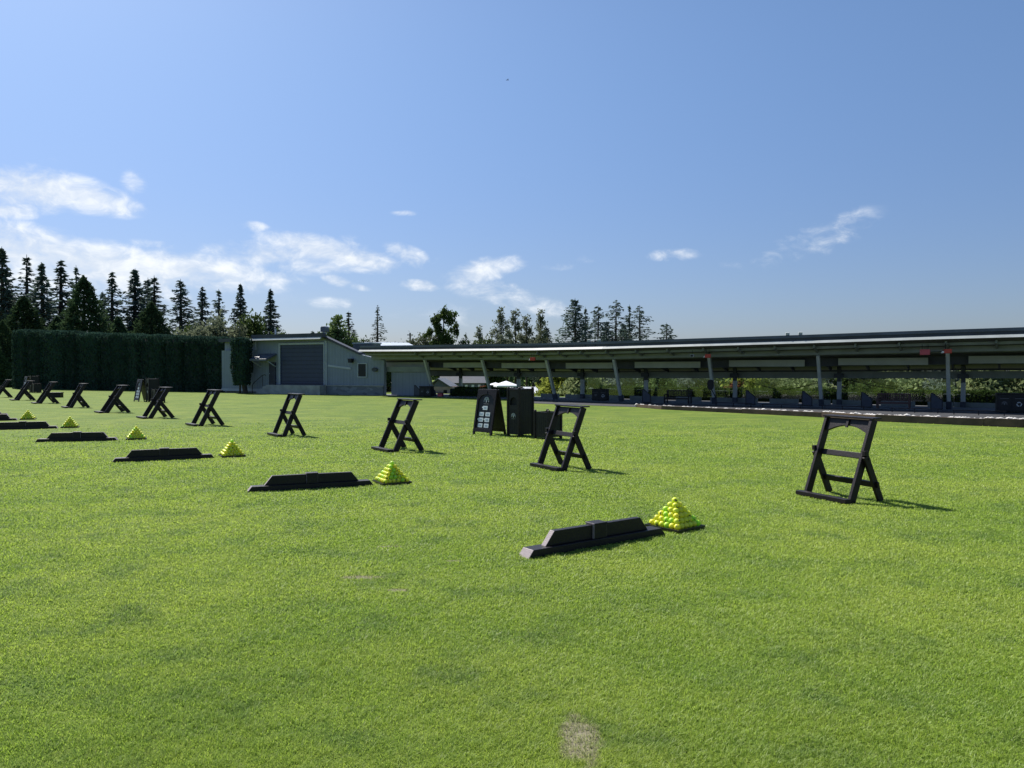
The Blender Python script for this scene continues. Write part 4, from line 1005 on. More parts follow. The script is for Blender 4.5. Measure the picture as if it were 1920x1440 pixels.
for k in range(1, len(PB)-1):
    x, y, a, b, _ = nodes[k]
    zt = ZE[k] + rz_(-.85) - .21
    d = np.array([-b, a])
    base = np.array([x, y, 0]); top = np.array([x+a*.85, y+b*.85, zt])
    mb = MB(); mb.bar(base+(top-base)*.16, top, .15, .13, (a, b, 0)); po = mb.build('front_post', M['post'], shel, .006)
    mb = MB(); mb.bar(base, base+(top-base)*.165, .20, .19, (a, b, 0)); mb.build('post_sleeve', M['post_dark'], po, .006)
    q0 = base - np.array([a, b, 0])*2.0 + np.append((PB[k]-PB[k-1])/np.linalg.norm(PB[k]-PB[k-1]), 0)*.35
    mb = MB(); mb.bar(q0+(0, 0, .27), q0+(0, 0, 1.06), .17, .17, (a, b, 0)); po = mb.build('rear_post', M['post'], shel, .006)
    mb = MB(); mb.bar(q0, q0+(0, 0, .268), .20, .20, (a, b, 0)); mb.build('post_sleeve', M['post_dark'], po)
    mb = MB(); mb.bar(q0+(0, 0, 1.062), q0+(0, 0, 1.75), .16, .16, (a, b, 0)); u3 = np.array([-b, a, 0]); f3 = np.array([a, b, 0])*.14
    mb.bar(q0+f3-u3*.20+(0, 0, 1.33), q0+f3+u3*.20+(0, 0, 1.33), .19, .11); mb.build('post_bracket', M['beam'], po)
    # rafters over post and in the bay
    for fr in (0, .33, .66):
        nk = k if fr == 0 else None
        p = PB[k] + (PB[k+1]-PB[k])*fr; zk_ = ZE[k] + (ZE[k+1]-ZE[k])*fr; aa = np.array([a, b])
        for s0, s1, hh in ((-1.7, -.94, .13), (.52, 2.0, .16)):
            q1 = p - aa*s0; q2 = p - aa*s1
            mb = MB(); mb.bar((q1[0], q1[1], zk_+rz_(s0)-hh/2-.012), (q2[0], q2[1], zk_+rz_(s1)-hh/2-.012), hh, .07); mb.build('rafter', M['header'] if s0 < 0 else M['beam'], shel)
# hanging boards, low wall, glass
for k in range(0, len(PB)-1):
    a = np.array(nodes[k][2:4]); p, q = PB[k], PB[k+1]
    a = np.array([q[1]-p[1], -(q[0]-p[0])]); a /= np.linalg.norm(a); a = a if a[1] < 0 else -a
    f0, f1 = (.13, .84) if k else (.0, .86)
    zc = (ZE[k]+ZE[k+1])/2 + rz_(.2) - .25
    p0 = p + (q-p)*f0 - a*.18; p1 = p + (q-p)*f1 - a*.18
    mb = MB(); mb.bar((p0[0], p0[1], zc), (p1[0], p1[1], zc), .29, .04); mb.build('hanging_board', M['panel'], shel)
    if k >= 2:
        for g0, g1 in ((.0, .30), (.42, .70), (.80, 1.0)):
            w0 = p + (q-p)*g0 - a*2.2; w1 = p + (q-p)*g1 - a*2.2
            mb = MB(); mb.bar((w0[0], w0[1], .13), (w1[0], w1[1], .13), .20, .10); mb.build('low_wall', M['header'], shel)
    if 3 <= k <= 6:
        w0 = p + (q-p)*.14 - a*2.09; w1 = p + (q-p)*1.01 - a*2.09
        mb = MB(); mb.bar((w0[0], w0[1], .72), (w1[0], w1[1], .72), .955, .012); mb.build('glass_screen', M['glass'], shel)
# end wall on the left with a doorway gap beside the shed
e0 = P(735, 720, 47.6); e1 = P(806, 720, 45.9)
mb = MB(); mb.bar((e0[0], e0[1], .72), (e1[0], e1[1], .72), 1.44, .12); mb.build('end_wall', M['wall'], shel)
mb = MB(); mb.bar((e0[0]-1.6, e0[1]+.9, 1.62), (e1[0], e1[1]-.12, 1.62), .32, .10); mb.build('end_header', M['header'], shel)
# floor slab, gravel strip and timber kerb
KP = [(720, 742.3), (803, 745.3), (880, 748.0), (1000, 756.5), (1100, 760), (1193, 763.5), (1240, 767.8), (1390, 775), (1540, 782.5), (1641, 790), (1845, 799), (1920, 802), (2080, 809)]
KG = [G(*p) for p in KP]
fl_nodes = [nd(k, 0) for k in range(len(PB))]
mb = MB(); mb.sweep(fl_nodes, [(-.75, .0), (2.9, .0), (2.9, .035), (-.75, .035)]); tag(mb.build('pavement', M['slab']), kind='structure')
gv = []
for k, g in enumerate(KG):
    # nearest slab front point straight behind
    best = min(range(len(PB)*20), key=lambda i: 0 if False else abs(((lambda p: math.atan2(p[0], p[1]))((PB[min(i//20, len(PB)-2)] + (PB[min(i//20+1, len(PB)-1)]-PB[min(i//20, len(PB)-2)])*((i % 20)/20.)))) - math.atan2(g[0], g[1])))
    i = best; p = PB[min(i//20, len(PB)-2)] + (PB[min(i//20+1, len(PB)-1)]-PB[min(i//20, len(PB)-2)])*((i % 20)/20.)
    gv.append((g, np.array([p[0], p[1], 0])))
mb = MB()
for (g0, b0), (g1, b1) in zip(gv[3:], gv[4:]):
    mb.add([(g0[0], g0[1], .012), (g1[0], g1[1], .012), (b1[0], b1[1], .012), (b0[0], b0[1], .012)], [(0, 1, 2, 3)])
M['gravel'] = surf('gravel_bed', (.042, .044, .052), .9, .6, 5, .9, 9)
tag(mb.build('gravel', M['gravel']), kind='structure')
mb = MB()
for k in range(5, len(KG)-1):
    h0 = .13 + .14*(k-5)/7; n = np.append(-(KG[k+1]-KG[k])[1::-1]*np.array([1, -1]), 0); n /= np.linalg.norm(n); n = n if n[1] > 0 else -n
    mb.bar(KG[k]+(0, 0, h0/2)+n*.06, KG[k+1]+(0, 0, h0/2)+n*.06-(KG[k+1]-KG[k])*.003, h0, .11)
tag(mb.build('kerb', M['timber'], None, .006), kind='structure')
# white stones lying along the kerb
r = np.random.default_rng(5); mbs = MB()
ico = [(0,0,1),(.894,0,.447),(.276,.851,.447),(-.724,.526,.447),(-.724,-.526,.447),(.276,-.851,.447),(.724,.526,-.447),(-.276,.851,-.447),(-.894,0,-.447),(-.276,-.851,-.447),(.724,-.526,-.447),(0,0,-1)]
icf = [(0,1,2),(0,2,3),(0,3,4),(0,4,5),(0,5,1),(1,6,2),(2,6,7),(2,7,3),(3,7,8),(3,8,4),(4,8,9),(4,9,5),(5,9,10),(5,10,1),(1,10,6),(11,7,6),(11,8,7),(11,9,8),(11,10,9),(11,6,10)]
for k in range(5, len(KG)-1):
    for q in range(int(130 + 60*(k-5))):
        u = r.random(); h0 = .13 + .14*(k-5)/7
        c = KG[k]*(1-u) + KG[k+1]*u; back = gv[k][1] - KG[k]; back /= np.linalg.norm(back)
        off = .15 + abs(r.normal())*.16; zz = max(.03, h0 - (off-.12)*.35) + r.normal()*.008
        if math.sin(u*23+k*3) + r.normal()*.5 < -.3: continue
        c = c + back*off; s = r.uniform(.03, .075)
        mbs.add([(c[0]+vx*s*r.uniform(.7, 1.3), c[1]+vy*s*r.uniform(.7, 1.3), zz+vz*s*.7) for vx, vy, vz in ico], icf)
M['stone_white'] = surf('white_pebbles', (.72, .70, .66), .8, .4, 3, .2)
tag(mbs.build('white_stones', M['stone_white']), 'loose white stones heaped along the timber edging', 'stones', kind='stuff')
# banked gravel behind the kerb that carries the stones
mb = MB()
for k in range(5, len(KG)-1):
    h0 = .13 + .14*(k-5)/7; h1 = .13 + .14*(k-4)/7
    def bk(i): b = gv[i][1]-KG[i]; return b/np.linalg.norm(b)
    a0, a1 = KG[k]+bk(k)*.125, KG[k+1]+bk(k+1)*.125; c0, c1 = KG[k]+bk(k)*1.0, KG[k+1]+bk(k+1)*1.0
    mb.add([a0+(0,0,h0-.015), a1+(0,0,h1-.035), c1+(0,0,.016), c0+(0,0,.016)], [(0, 1, 2, 3)])
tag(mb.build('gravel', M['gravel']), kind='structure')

# ------------------------------------------------------------------ things inside the shelter
ULINE = PB[7]-PB[5]; UANG = math.atan2(ULINE[1], ULINE[0])
def make_bench(mat):
    t = thing('bench', 'x', 'bench')
    for x in (-.58, .58):
        for y, h in ((-.18, .38), (.16, .60)):
            mb = MB(); mb.box(x-.028, x+.028, y-.028, y+.028, 0, h); mb.build('leg', mat, t)
        mb = MB(); mb.box(x-.035, x+.035, -.22, .13, .383, .41); mb.build('armrest', mat, t)
    mb = MB()
    for q in range(5): mb.box(-.55, .55, -.20+q*.075, -.14+q*.075, .235, .26)
    mb.box(-.55, .55, -.2, -.175, .19, .233); mb.build('seat', mat, t)
    mb = MB(); mb.box(-.55, .55, .145, .175, .56, .61); mb.box(-.55, .55, .145, .175, .30, .335)
    for q in range(14): x = -.52+q*.08; mb.box(x-.022, x+.022, .15, .17, .3352, .5598)
    mb.build('backrest', mat, t)
    return t
b1 = make_bench(M['bench_wood']); g = G(1675, 767.5); b1.location = (g[0], g[1], .035); b1.rotation_euler = (0, 0, UANG)
tag(b1, 'reddish brown slatted bench under the shelter, between the two right posts', 'bench', 'benches in the shelter')
b2 = copy_tree(b1); g = G(1271, 757.5); b2.location = (g[0], g[1], .035); tag(b2, 'dark slatted bench under the shelter, left of the round black case', 'bench', 'benches in the shelter')
for c in b2.children: 
    c.data = c.data.copy(); c.data.materials[0] = M['black_wood']
def arrows(mb, O, A, B, C, s):
    for k in range(3):
        a0 = 90 + 120*k - 45; pts = []
        for q in range(7): a = R_(a0+q*13); pts.append((s*.5*math.cos(a), s*.5*math.sin(a)))
        for q in range(6, -1, -1): a = R_(a0+q*13); pts.append((s*.32*math.cos(a), s*.32*math.sin(a)))
        mb.prism(pts, O, A, B, C, 0, .003)
        a = R_(a0+78); d = np.array([math.cos(a), math.sin(a)]); tn = np.array([-d[1], d[0]])
        c = d*s*.41; mb.prism([tuple(c-d*s*.17), tuple(c+d*s*.17), tuple(c+tn*s*.2)], O, A, B, C, 0, .003)
def make_recbin(w=.92, h=.70):
    t = thing('recycling_station', 'x', 'bin')
    mb = MB(); mb.box(-w/2, w/2, -.22, .22, .02, h-.06); mb.build('cabinet', M['black_plain'], t, .008)
    mb = MB(); mb.box(-w/2-.015, w/2+.015, -.235, .235, h-.058, h); mb.build('lid', M['black_wood'], t, .008)
    for s in (-1, 1):
        mb = MB(); mb.box(s*w/4-w/4+.03, s*w/4+w/4-.03, -.232, -.2205, .06, h-.09); d = mb.build('bin_door', M['bin_panel'], t, .003)
        mb = MB(); mb.box(s*w/4-.13, s*w/4+.13, -.236, -.2325, h-.19, h-.12); mb.build('bin_mouth', M['dark_hole'], d)
        mb = MB(); mb.box(s*w/4-.14, s*w/4+.14, -.238, -.2325, h-.205, h-.192); mb.build('mouth_trim', M['logo_dim'], d)
        mb = MB()
        if s < 0: emblem(mb, (s*w/4, -.2325, h*.44), (1, 0, 0), (0, 0, 1), (0, -1, 0), .17); mb.build('emblem', M['logo_dim'], d)
        else: arrows(mb, (s*w/4, -.2325, h*.42), (1, 0, 0), (0, 0, 1), (0, -1, 0), .17); mb.build('recycling_mark', M['logo'], d)
    return t
rb = make_recbin()
for k, (px, py, lab, sc) in enumerate([(1895, 774, 'black two door recycling station at the right edge under the shelter', 1), (1126, 752.5, 'black two door recycling station left of the fourth post from the right', .85), (800, 744, 'dark two door recycling station in front of the end wall by the leftmost post', .85)]):
    o = rb if k == 0 else copy_tree(rb); g = G(px, py); o.location = (g[0], g[1], .035); o.rotation_euler = (0, 0, UANG+R_(8) if k == 0 else R_(-25)); o.scale = (sc,)*3
    tag(o, lab, 'recycling bin', 'recycling stations under the shelter')
def make_screen():
    t = thing('bay_screen', 'x', 'bay screen')
    prof = [(-.2, .0), (.2, .0), (.2, .34), (-.14, .62), (-.2, .62)]
    mb = MB(); mb.prism(prof, (0, 0, .02), (1, 0, 0), (0, 0, 1), (0, 1, 0), -.008, .008); mb.build('mesh_panel', M['post_dark'], t)
    mb = MB(); pts = [(a, 0, b+.02) for a, b in prof]
    for p, q in zip(pts, pts[1:]+pts[:1]): mb.bar(p, q, .03, .03, (0, 1, 0))
    mb.build('panel_frame', M['black_plain'], t)
    for x in (-.2, .14): mb = MB(); mb.box(x, x+.06, -.16, .16, 0, .019); mb.build('foot', M['black_plain'], t)
    return t
ps = make_screen()
for k, (px, py, lab) in enumerate([(1756, 769.5, 'dark slant topped bay screen just left of the rightmost slanted post'), (1625, 766, 'dark slant topped bay screen left of the reddish bench'), (1513, 763, 'dark slant topped bay screen left of the second slanted post from the right'),
                                   (1407, 760.5, 'dark slant topped bay screen right of the round black case'), (1212, 756.5, 'dark slant topped bay screen beside the fourth slanted post'), (782, 743.5, 'dark slant topped bay screen against the end wall, left of a recycling station')]):
    o = ps if k == 0 else copy_tree(ps); g = G(px, py); o.location = (g[0], g[1], .035); o.rotation_euler = (0, 0, UANG); tag(o, lab, 'bay screen', 'slant topped screens between the bays')
def make_rail(L):
    t = thing('low_rail', 'x', 'rail'); mb = MB(); mb.box(-L/2, L/2, -.02, .02, .12, .15); mb.build('rail_bar', M['black_plain'], t)
    for x in (-L/2+.05, 0, L/2-.05):
        mb = MB(); mb.box(x-.015, x+.015, -.018, .018, -.02, .1195); mb.build('leg', M['black_plain'], t)
    return t
rl = make_rail(1.6)
for k, (px, py, lab) in enumerate([(1835, 779, 'low black rail in front of the recycling station at the right'), (1715, 774.5, 'low black rail on the gravel right of the reddish bench'), (1580, 769.5, 'low black rail on the gravel below the second post from the right'), (1465, 766.5, 'low black rail on the gravel right of the round black case'), (1375, 763, 'low black rail on the gravel in front of the third post from the right')]):
    o = rl if k == 0 else copy_tree(rl); g = G(px, py); o.location = (g[0], g[1], .03); o.rotation_euler = (0, 0, UANG); tag(o, lab, 'rail', 'low black rails before the bays')
# heaters hung from the roof
def make_heater():
    t = thing('patio_heater', 'x', 'heater')
    mb = MB(); mb.prism([(-.13, -.08), (.13, -.08), (.13, .08), (-.09, .08), (-.13, .03)], (0, 0, 0), (1, 0, 0), (0, 0, 1), (0, 1, 0), -.10, .10); mb.build('housing', M['red'], t, .006)
    mb = MB(); mb.prism([(-.19, -.075), (-.131, -.06), (-.131, .02), (-.17, .0)], (0, 0, 0), (1, 0, 0), (0, 0, 1), (0, 1, 0), -.09, .09); mb.build('reflector', M['white'], t, .004)
    
    for x in (-.06, .06): mb = MB(); mb.tube([(x, 0, .081), (x, 0, .30)], .010, 6); mb.build('hanger', M['black_plain'], t)
    return t
ht = make_heater()
for k, (px, py, Y, lab) in enumerate([(1776, 658.5, 28.9, 'small red heater with white front at the top of the rightmost slanted post'), (1327, 667.5, 34.0, 'orange red heater at the top of the third slanted post from the right'), (999, 673, 38.8, 'small red heater under the roof above the tall litter bin')]):
    o = ht if k == 0 else copy_tree(ht); p = P(px, py, Y); o.location = tuple(float(c) for c in p); o.rotation_euler = (0, 0, UANG+R_(20)); tag(o, lab, 'heater', 'red heaters under the roof')
p = P(1734.5, 660, 29.4); t = thing('red_box', 'flat faded red box hanging under the roof left of the rightmost post', 'box', p, UANG)
mb = MB(); mb.box(-.17, .17, -.09, .09, -.11, .10); mb.build('box_body', M['pinkred'], t, .006); mb = MB(); mb.tube([(-.1, 0, .101), (-.1, 0, .3)], .01, 6); mb.build('hanger', M['black_plain'], t); mb = MB(); mb.tube([(.1, 0, .101), (.1, 0, .3)], .01, 6); mb.build('hanger', M['black_plain'], t); mb = MB(); mb.tube([(.171, 0, 0), (.6, 0, .02)], .012, 6); mb.build('side_pipe', M['black_plain'], t)
p = P(1298, 667, 34.3); t = thing('speaker_box', 'small whitish box hung under the roof left of the orange red heater', 'speaker', p, UANG)
mb = MB(); mb.box(-.08, .08, -.07, .07, -.06, .06); mb.build('case', M['post'], t, .008); mb = MB(); mb.tube([(0, 0, .061), (0, 0, .25)], .01, 6); mb.build('hanger', M['black_plain'], t); mb = MB(); mb.box(-.06, .06, -.075, -.0705, -.045, .045); mb.build('grille', M['black_plain'], t)
# floodlights on the roof edge
def make_flood():
    t = thing('floodlight', 'x', 'floodlight')
    mb = MB(); mb.prism([(-.05, -.06), (.07, -.03), (.07, .07), (-.05, .09)], (0, 0, .16), (1, 0, 0), (0, 0, 1), (0, 1, 0), -.075, .075); mb.build('lamp_head', M['gutter'], t, .008)
    mb = MB(); mb.box(-.058, -.0505, -.068, .068, .108, .242); mb.build('lamp_glass', M['white'], t)
    mb = MB(); mb.tube([(.02, 0, .0), (.02, 0, .10)], .02, 6); mb.tube([(.02, 0, .01), (.0, -.16, .0), (.0, -.2, -.16)], .018, 6); mb.build('bracket', M['black_plain'], t)
    return t
fd = make_flood()
for k, (px, lab) in enumerate([(1104, 'left lamp of the pair of floodlights on the roof edge below the dense fir'), (1123, 'right lamp of the floodlight pair on the roof edge below the open firs'), (1476, 'left lamp of the floodlight pair on the roof edge at the right'), (1500, 'right lamp of the floodlight pair on the roof edge at the right')]):
    o = fd if k == 0 else copy_tree(fd)
    # point on the roof edge line at px
    kk = (px-960)/F; best = None
    for q in range(len(NR)-1):
        e0 = np.array(NR[q][:2]) + np.array(NR[q][2:4])*1.80; e1 = np.array(NR[q+1][:2]) + np.array(NR[q+1][2:4])*1.80
        d = e1-e0; u = (kk*e0[1]-e0[0])/(d[0]-kk*d[1])
        if 0 <= u <= 1: best = (e0+d*u, ZE[q]+(ZE[q+1]-ZE[q])*u)
    o.location = (best[0][0], best[0][1], best[1]+.23); o.rotation_euler = (0, 0, UANG+R_(-70)); tag(o, lab, 'floodlight', 'floodlights on the shelter roof edge')
# round black case on a bent bracket
p = P(1345, 757, 34.1); t = thing('equipment_case', 'black rounded case on a bent bracket beside the third slanted post from the right', 'case', (p[0], p[1], 0), R_(-10))
a = []
for k in range(24):
    th = 2*math.pi*k/24; cs, sn = math.cos(th), math.sin(th); rr = 1/((abs(cs)**3.2+abs(sn)**3.2)**(1/3.2)); a.append((-.30+.135*rr*cs, .93+.22*rr*sn))
mb = MB(); mb.prism(a, (0, 0, 0), (1, 0, 0), (0, 0, 1), (0, 1, 0), -.12, .06); mb.build('case_shell', M['black_plain'], t, .02)
mb = MB(); mb.prism([(-.38, .88), (-.22, .88), (-.22, .98), (-.38, .98)], (0, 0, 0), (1, 0, 0), (0, 0, 1), (0, 1, 0), -.126, -.1205); mb.build('case_plate', M['bin_panel'], t)
mb = MB(); mb.tube([(-.26, 0, .72), (-.20, 0, .62), (-.10, .05, .44), (-.02, .16, .34)], .024, 6); mb.build('bracket', M['black_plain'], t)
# sagging cables between the rear posts
for pts, Y, lab in (([(1388, 712), (1425, 722), (1462, 732), (1500, 726), (1531, 718.5)], 35.2, 'thin dark sagging cable across the bay left of the second post from the right'), ([(1578, 709.5), (1630, 722), (1690, 731), (1735, 722), (1775, 713)], 32.5, 'thin dark sagging cable above the reddish bench')):
    mb = MB(); c = []
    for k in range(21):
        u = k/20*4; i = min(int(u), 3); f = u-i; c.append(P(pts[i][0]*(1-f)+pts[i+1][0]*f, pts[i][1]*(1-f)+pts[i+1][1]*f, Y))
    # straighten into a smooth sag
    mb.tube(c, .012, 5); tag(mb.build('cable', M['black_plain']), lab, 'cable', 'sagging cables in the shelter')

# ------------------------------------------------------------------ hedge behind the shelter
def low_hedge(name, pts, h, dep, seed, lab, n):
    r = np.random.default_rng(seed); pts = np.array(pts); seg = np.linalg.norm(np.diff(pts, axis=0), axis=1); cum = np.concatenate([[0], np.cumsum(seg)])
    u = r.uniform(0, cum[-1], n); i = np.clip(np.searchsorted(cum, u)-1, 0, len(seg)-1); f = (u-cum[i])/seg[i]
    p = pts[i]*(1-f)[:, None] + pts[i+1]*f[:, None]; d = (pts[i+1]-pts[i])/seg[i][:, None]; nn = np.stack([-d[:, 1], d[:, 0]], 1); nn *= np.where(nn[:, 1:] > 0, 1, -1)
    th = r.uniform(0, math.pi, n); ca, sa = np.cos(th), np.sin(th)
    rr = 1/((np.abs(ca)**4+np.abs(sa)**4)**.25)*(1+.05*np.sin(u*3.1)+.05*r.normal(size=n))
    end = np.minimum(np.clip(u/.35, .3, 1), np.clip((cum[-1]-u)/.35, .3, 1))
    q = p - nn*(rr*ca*dep/2)[:, None]
    c = np.column_stack([q, rr*sa*h*end])
    sz = r.uniform(.03, .075, n); dv = unit(n, r) + np.array([0, 0, .6]); dv /= np.linalg.norm(dv, axis=1)[:, None]; wv = np.cross(dv, unit(n, r)); wv /= np.linalg.norm(wv, axis=1)[:, None]
    V, Fc = quads_from(c, dv*sz[:, None], wv*(sz*.6)[:, None])
    t = thing(name, lab, 'hedge', (0, 0, 0))
    np_mesh('leaves', V, Fc, M['box'], t)
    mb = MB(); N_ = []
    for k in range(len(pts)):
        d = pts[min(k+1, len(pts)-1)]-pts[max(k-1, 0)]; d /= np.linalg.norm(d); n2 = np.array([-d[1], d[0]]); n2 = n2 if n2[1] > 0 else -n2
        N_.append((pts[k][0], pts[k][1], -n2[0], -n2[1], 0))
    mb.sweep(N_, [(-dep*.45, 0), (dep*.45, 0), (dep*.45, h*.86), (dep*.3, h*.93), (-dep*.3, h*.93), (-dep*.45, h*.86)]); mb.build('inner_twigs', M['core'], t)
    return t
HP = [PB[k] - np.array(nodes[k][2:4])*3.5 for k in range(3, len(PB))]
low_hedge('clipped_hedge', HP, .62, .9, 61, 'long low clipped hedge running behind the shelter to the right edge', 42000)
low_hedge('rounded_hedge', [P(853, 740, 46.6)[:2], P(918, 740, 45.2)[:2], P(985, 740, 44.2)[:2]], .50, 1.1, 62, 'short rounded hedge with sunlit top behind the shelter, left of the sandwich board', 9000)

# ------------------------------------------------------------------ shrubs and trees seen through the shelter
S_kinds = {}
for nm, mat, sd in (('yellow', 'yellow_leaf', 71), ('grey', 'grey_leaf', 72), ('willow', 'willow', 73), ('green', 'broad', 74), ('red', 'red_leaf', 75), ('bright', 'broad_bright', 76)):
    S_kinds[nm] = broad(sd, [(0,0,2.0,1.0),(.9,.2,1.5,.9),(-.9,-.1,1.4,.9),(.3,.7,1.1,.9),(-.3,-.7,1.0,.9),(0,0,2.8,.7),(1.2,0,.8,.7),(-1.2,0,.7,.7)], mat, 5200, .13, ((0,0,0),(0,0,1.6)), .09, name='leafy_tree')
gS = 'leafy trees seen through the shelter'
SEEN = [(1052, 54, 'yellow', 2.2, 'yellow green tree seen beside the tallest litter bin through the shelter'), (1095, 52, 'willow', 2.3, 'pale yellow green tree seen left of the second recycling station'), (1122, 55, 'yellow', 2.4, 'yellow tree seen above the second recycling station'),
 (1160, 53, 'grey', 2.4, 'grey green tree seen just left of the fourth slanted post'), (1205, 55, 'green', 2.5, 'dark green tree seen just right of the fourth slanted post'), (1238, 52, 'bright', 2.3, 'mid green tree seen above the dark bench'), (1262, 56, 'green', 2.6, 'dark green tree seen right above the dark bench back'),
 (1295, 53, 'grey', 2.5, 'silvery tree seen left of the round black case'), (1350, 54, 'bright', 2.5, 'green tree seen right of the round black case'), (1378, 50, 'red', 1.0, 'small reddish shrub seen behind the low hedge left of the yellow tree'), (1408, 51, 'yellow', 2.5, 'bright yellow green tree seen in the bay with the left cable'),
 (1440, 52, 'willow', 2.6, 'pale green tree seen right of the bright yellow tree'), (1472, 55, 'grey', 2.6, 'grey blue tree seen behind the left cable'), (1505, 51, 'willow', 2.5, 'pale leafy tree seen left of the second post from the right'), (1552, 52, 'grey', 2.6, 'grey tree seen just right of the second post from the right'),
 (1605, 50, 'green', 2.6, 'dark green tree seen left of the reddish bench'), (1640, 51, 'bright', 2.6, 'mid green tree seen at the left end of the reddish bench'), (1700, 49, 'willow', 2.6, 'pale green tree seen over the right end of the reddish bench'), (1733, 51, 'green', 2.7, 'green tree seen left of the rightmost post'),
 (1768, 48, 'grey', 2.7, 'silvery green tree seen right behind the rightmost post'), (1835, 46, 'willow', 2.8, 'light willow like tree seen between the rightmost post and the recycling station'), (1893, 46, 'willow', 2.8, 'light willow like tree seen above the recycling station at the right edge'), (1945, 45, 'willow', 2.8, 'light willow like tree beyond the right edge'),
 (903, 56, 'red', .55, 'reddish brown shrub seen left of the white tent'), (728, 58, 'bright', 3.0, 'green tree seen through the doorway gap right of the shed')]
SEENU = set()
for px, Y, kd, top, lab in SEEN:
    pr = S_kinds[kd]
    if kd in SEENU: t = copy_tree(pr)
    else: t = pr; SEENU.add(kd)
    x = (px-960)/F*Y; z = float(hgt(np.array(x), np.array(Y))); s = (top - z)/3.5
    t.location = (x, Y, z-.05); t.scale = (s*1.15, s*1.15, s); t.rotation_euler = (0, 0, random.uniform(0, 6.28)); tag(t, lab, 'tree', gS)
# far woodland as one mass
r = np.random.default_rng(88); n = 26000
ax_ = r.uniform(-40, 75, n); yy = r.uniform(118, 140, n) - .25*np.abs(ax_)*0
hm = 4.2 + 1.3*np.sin(ax_*.31) + 1.1*np.sin(ax_*.83+1) + .8*np.sin(ax_*1.9)
c = np.stack([ax_, yy, -1.4 + r.random(n)**.8*hm], 1); sz = r.uniform(.25, .6, n); dv = unit(n, r); wv = np.cross(dv, unit(n, r)); wv /= np.linalg.norm(wv, axis=1)[:, None]
V, Fc = quads_from(c, dv*sz[:, None], wv*(sz*.6)[:, None])
tag(np_mesh('distant_woodland', V, Fc, M['cedar']), 'dark far belt of woodland beyond the car park', 'woodland', kind='stuff')

# ------------------------------------------------------------------ far things: tent, cars, outbuilding, metal roof, umbrellas
def gz(x, y): return float(hgt(np.array(float(x)), np.array(float(y))))
Y = 62.; p = P(949, 720, Y); z0 = gz(p[0], Y); top = P(949, 714, Y)[2]; ev = P(949, 722.5, Y)[2]
t = thing('canopy_tent', 'white peaked canopy tent with a hanging side flap, beyond the shelter', 'tent', (p[0], Y, z0), R_(10))
h = .9
mb = MB(); mb.add([(-h,-h,ev-z0),(h,-h,ev-z0),(h,h,ev-z0),(-h,h,ev-z0),(0,0,top-z0),(-h,-h,ev-z0-.12),(h,-h,ev-z0-.12),(h,h,ev-z0-.12),(-h,h,ev-z0-.12)], [(0,1,4),(1,2,4),(2,3,4),(3,0,4),(5,6,1,0),(6,7,2,1),(7,8,3,2),(8,5,0,3)]); mb.build('canopy', M['white_fabric'], t)
for a, b in ((-1,-1),(1,-1),(1,1),(-1,1)):
    mb = MB(); mb.box(a*(h-.04)-.025, a*(h-.04)+.025, b*(h-.04)-.025, b*(h-.04)+.025, 0, ev-z0-.01); mb.build('leg', M['gutter'], t)
mb = MB(); mb.box(h-.30, h-.07, -h-.02, -h-.005, ev-z0-.62, ev-z0-.121); mb.build('side_flap', M['white_fabric'], t)
Y = 70.; p = P(929, 722, Y); z0 = gz(p[0], Y); tp = P(929, 717, Y)[2]
t = thing('patio_umbrella', 'small pale umbrella left of the white tent', 'umbrella', (p[0], Y, z0))
mb = MB(); mb.tube([(0, 0, 0), (0, 0, tp-z0-.02)], .03, 6); mb.build('pole', M['gutter'], t)
mb = MB(); mb.add([(0, 0, tp-z0)] + [(.75*math.cos(k*math.pi/4), .75*math.sin(k*math.pi/4), tp-z0-.22) for k in range(8)], [(0, k+1, (k+1) % 8+1) for k in range(8)]); mb.build('umbrella_cover', M['white_fabric'], t)
Y = 52.; p = P(1583, 745, Y); z0 = gz(p[0], Y); tp = P(1583, 737, Y)[2]
t = copy_tree(t); t.location = (p[0], Y, z0 + (tp-z0) - (P(929, 717, 70.)[2] - gz(P(929, 722, 70.)[0], 70.))); tag(t, 'small pale umbrella seen through the bay left of the reddish bench', 'umbrella', 'pale umbrellas beyond the shelter')
t.location.z = z0 - 0.0; sc = (tp-z0)/(P(929, 717, 70.)[2]-gz(P(929, 722, 70.)[0], 70.)); t.scale = (sc*.9, sc*.9, sc)
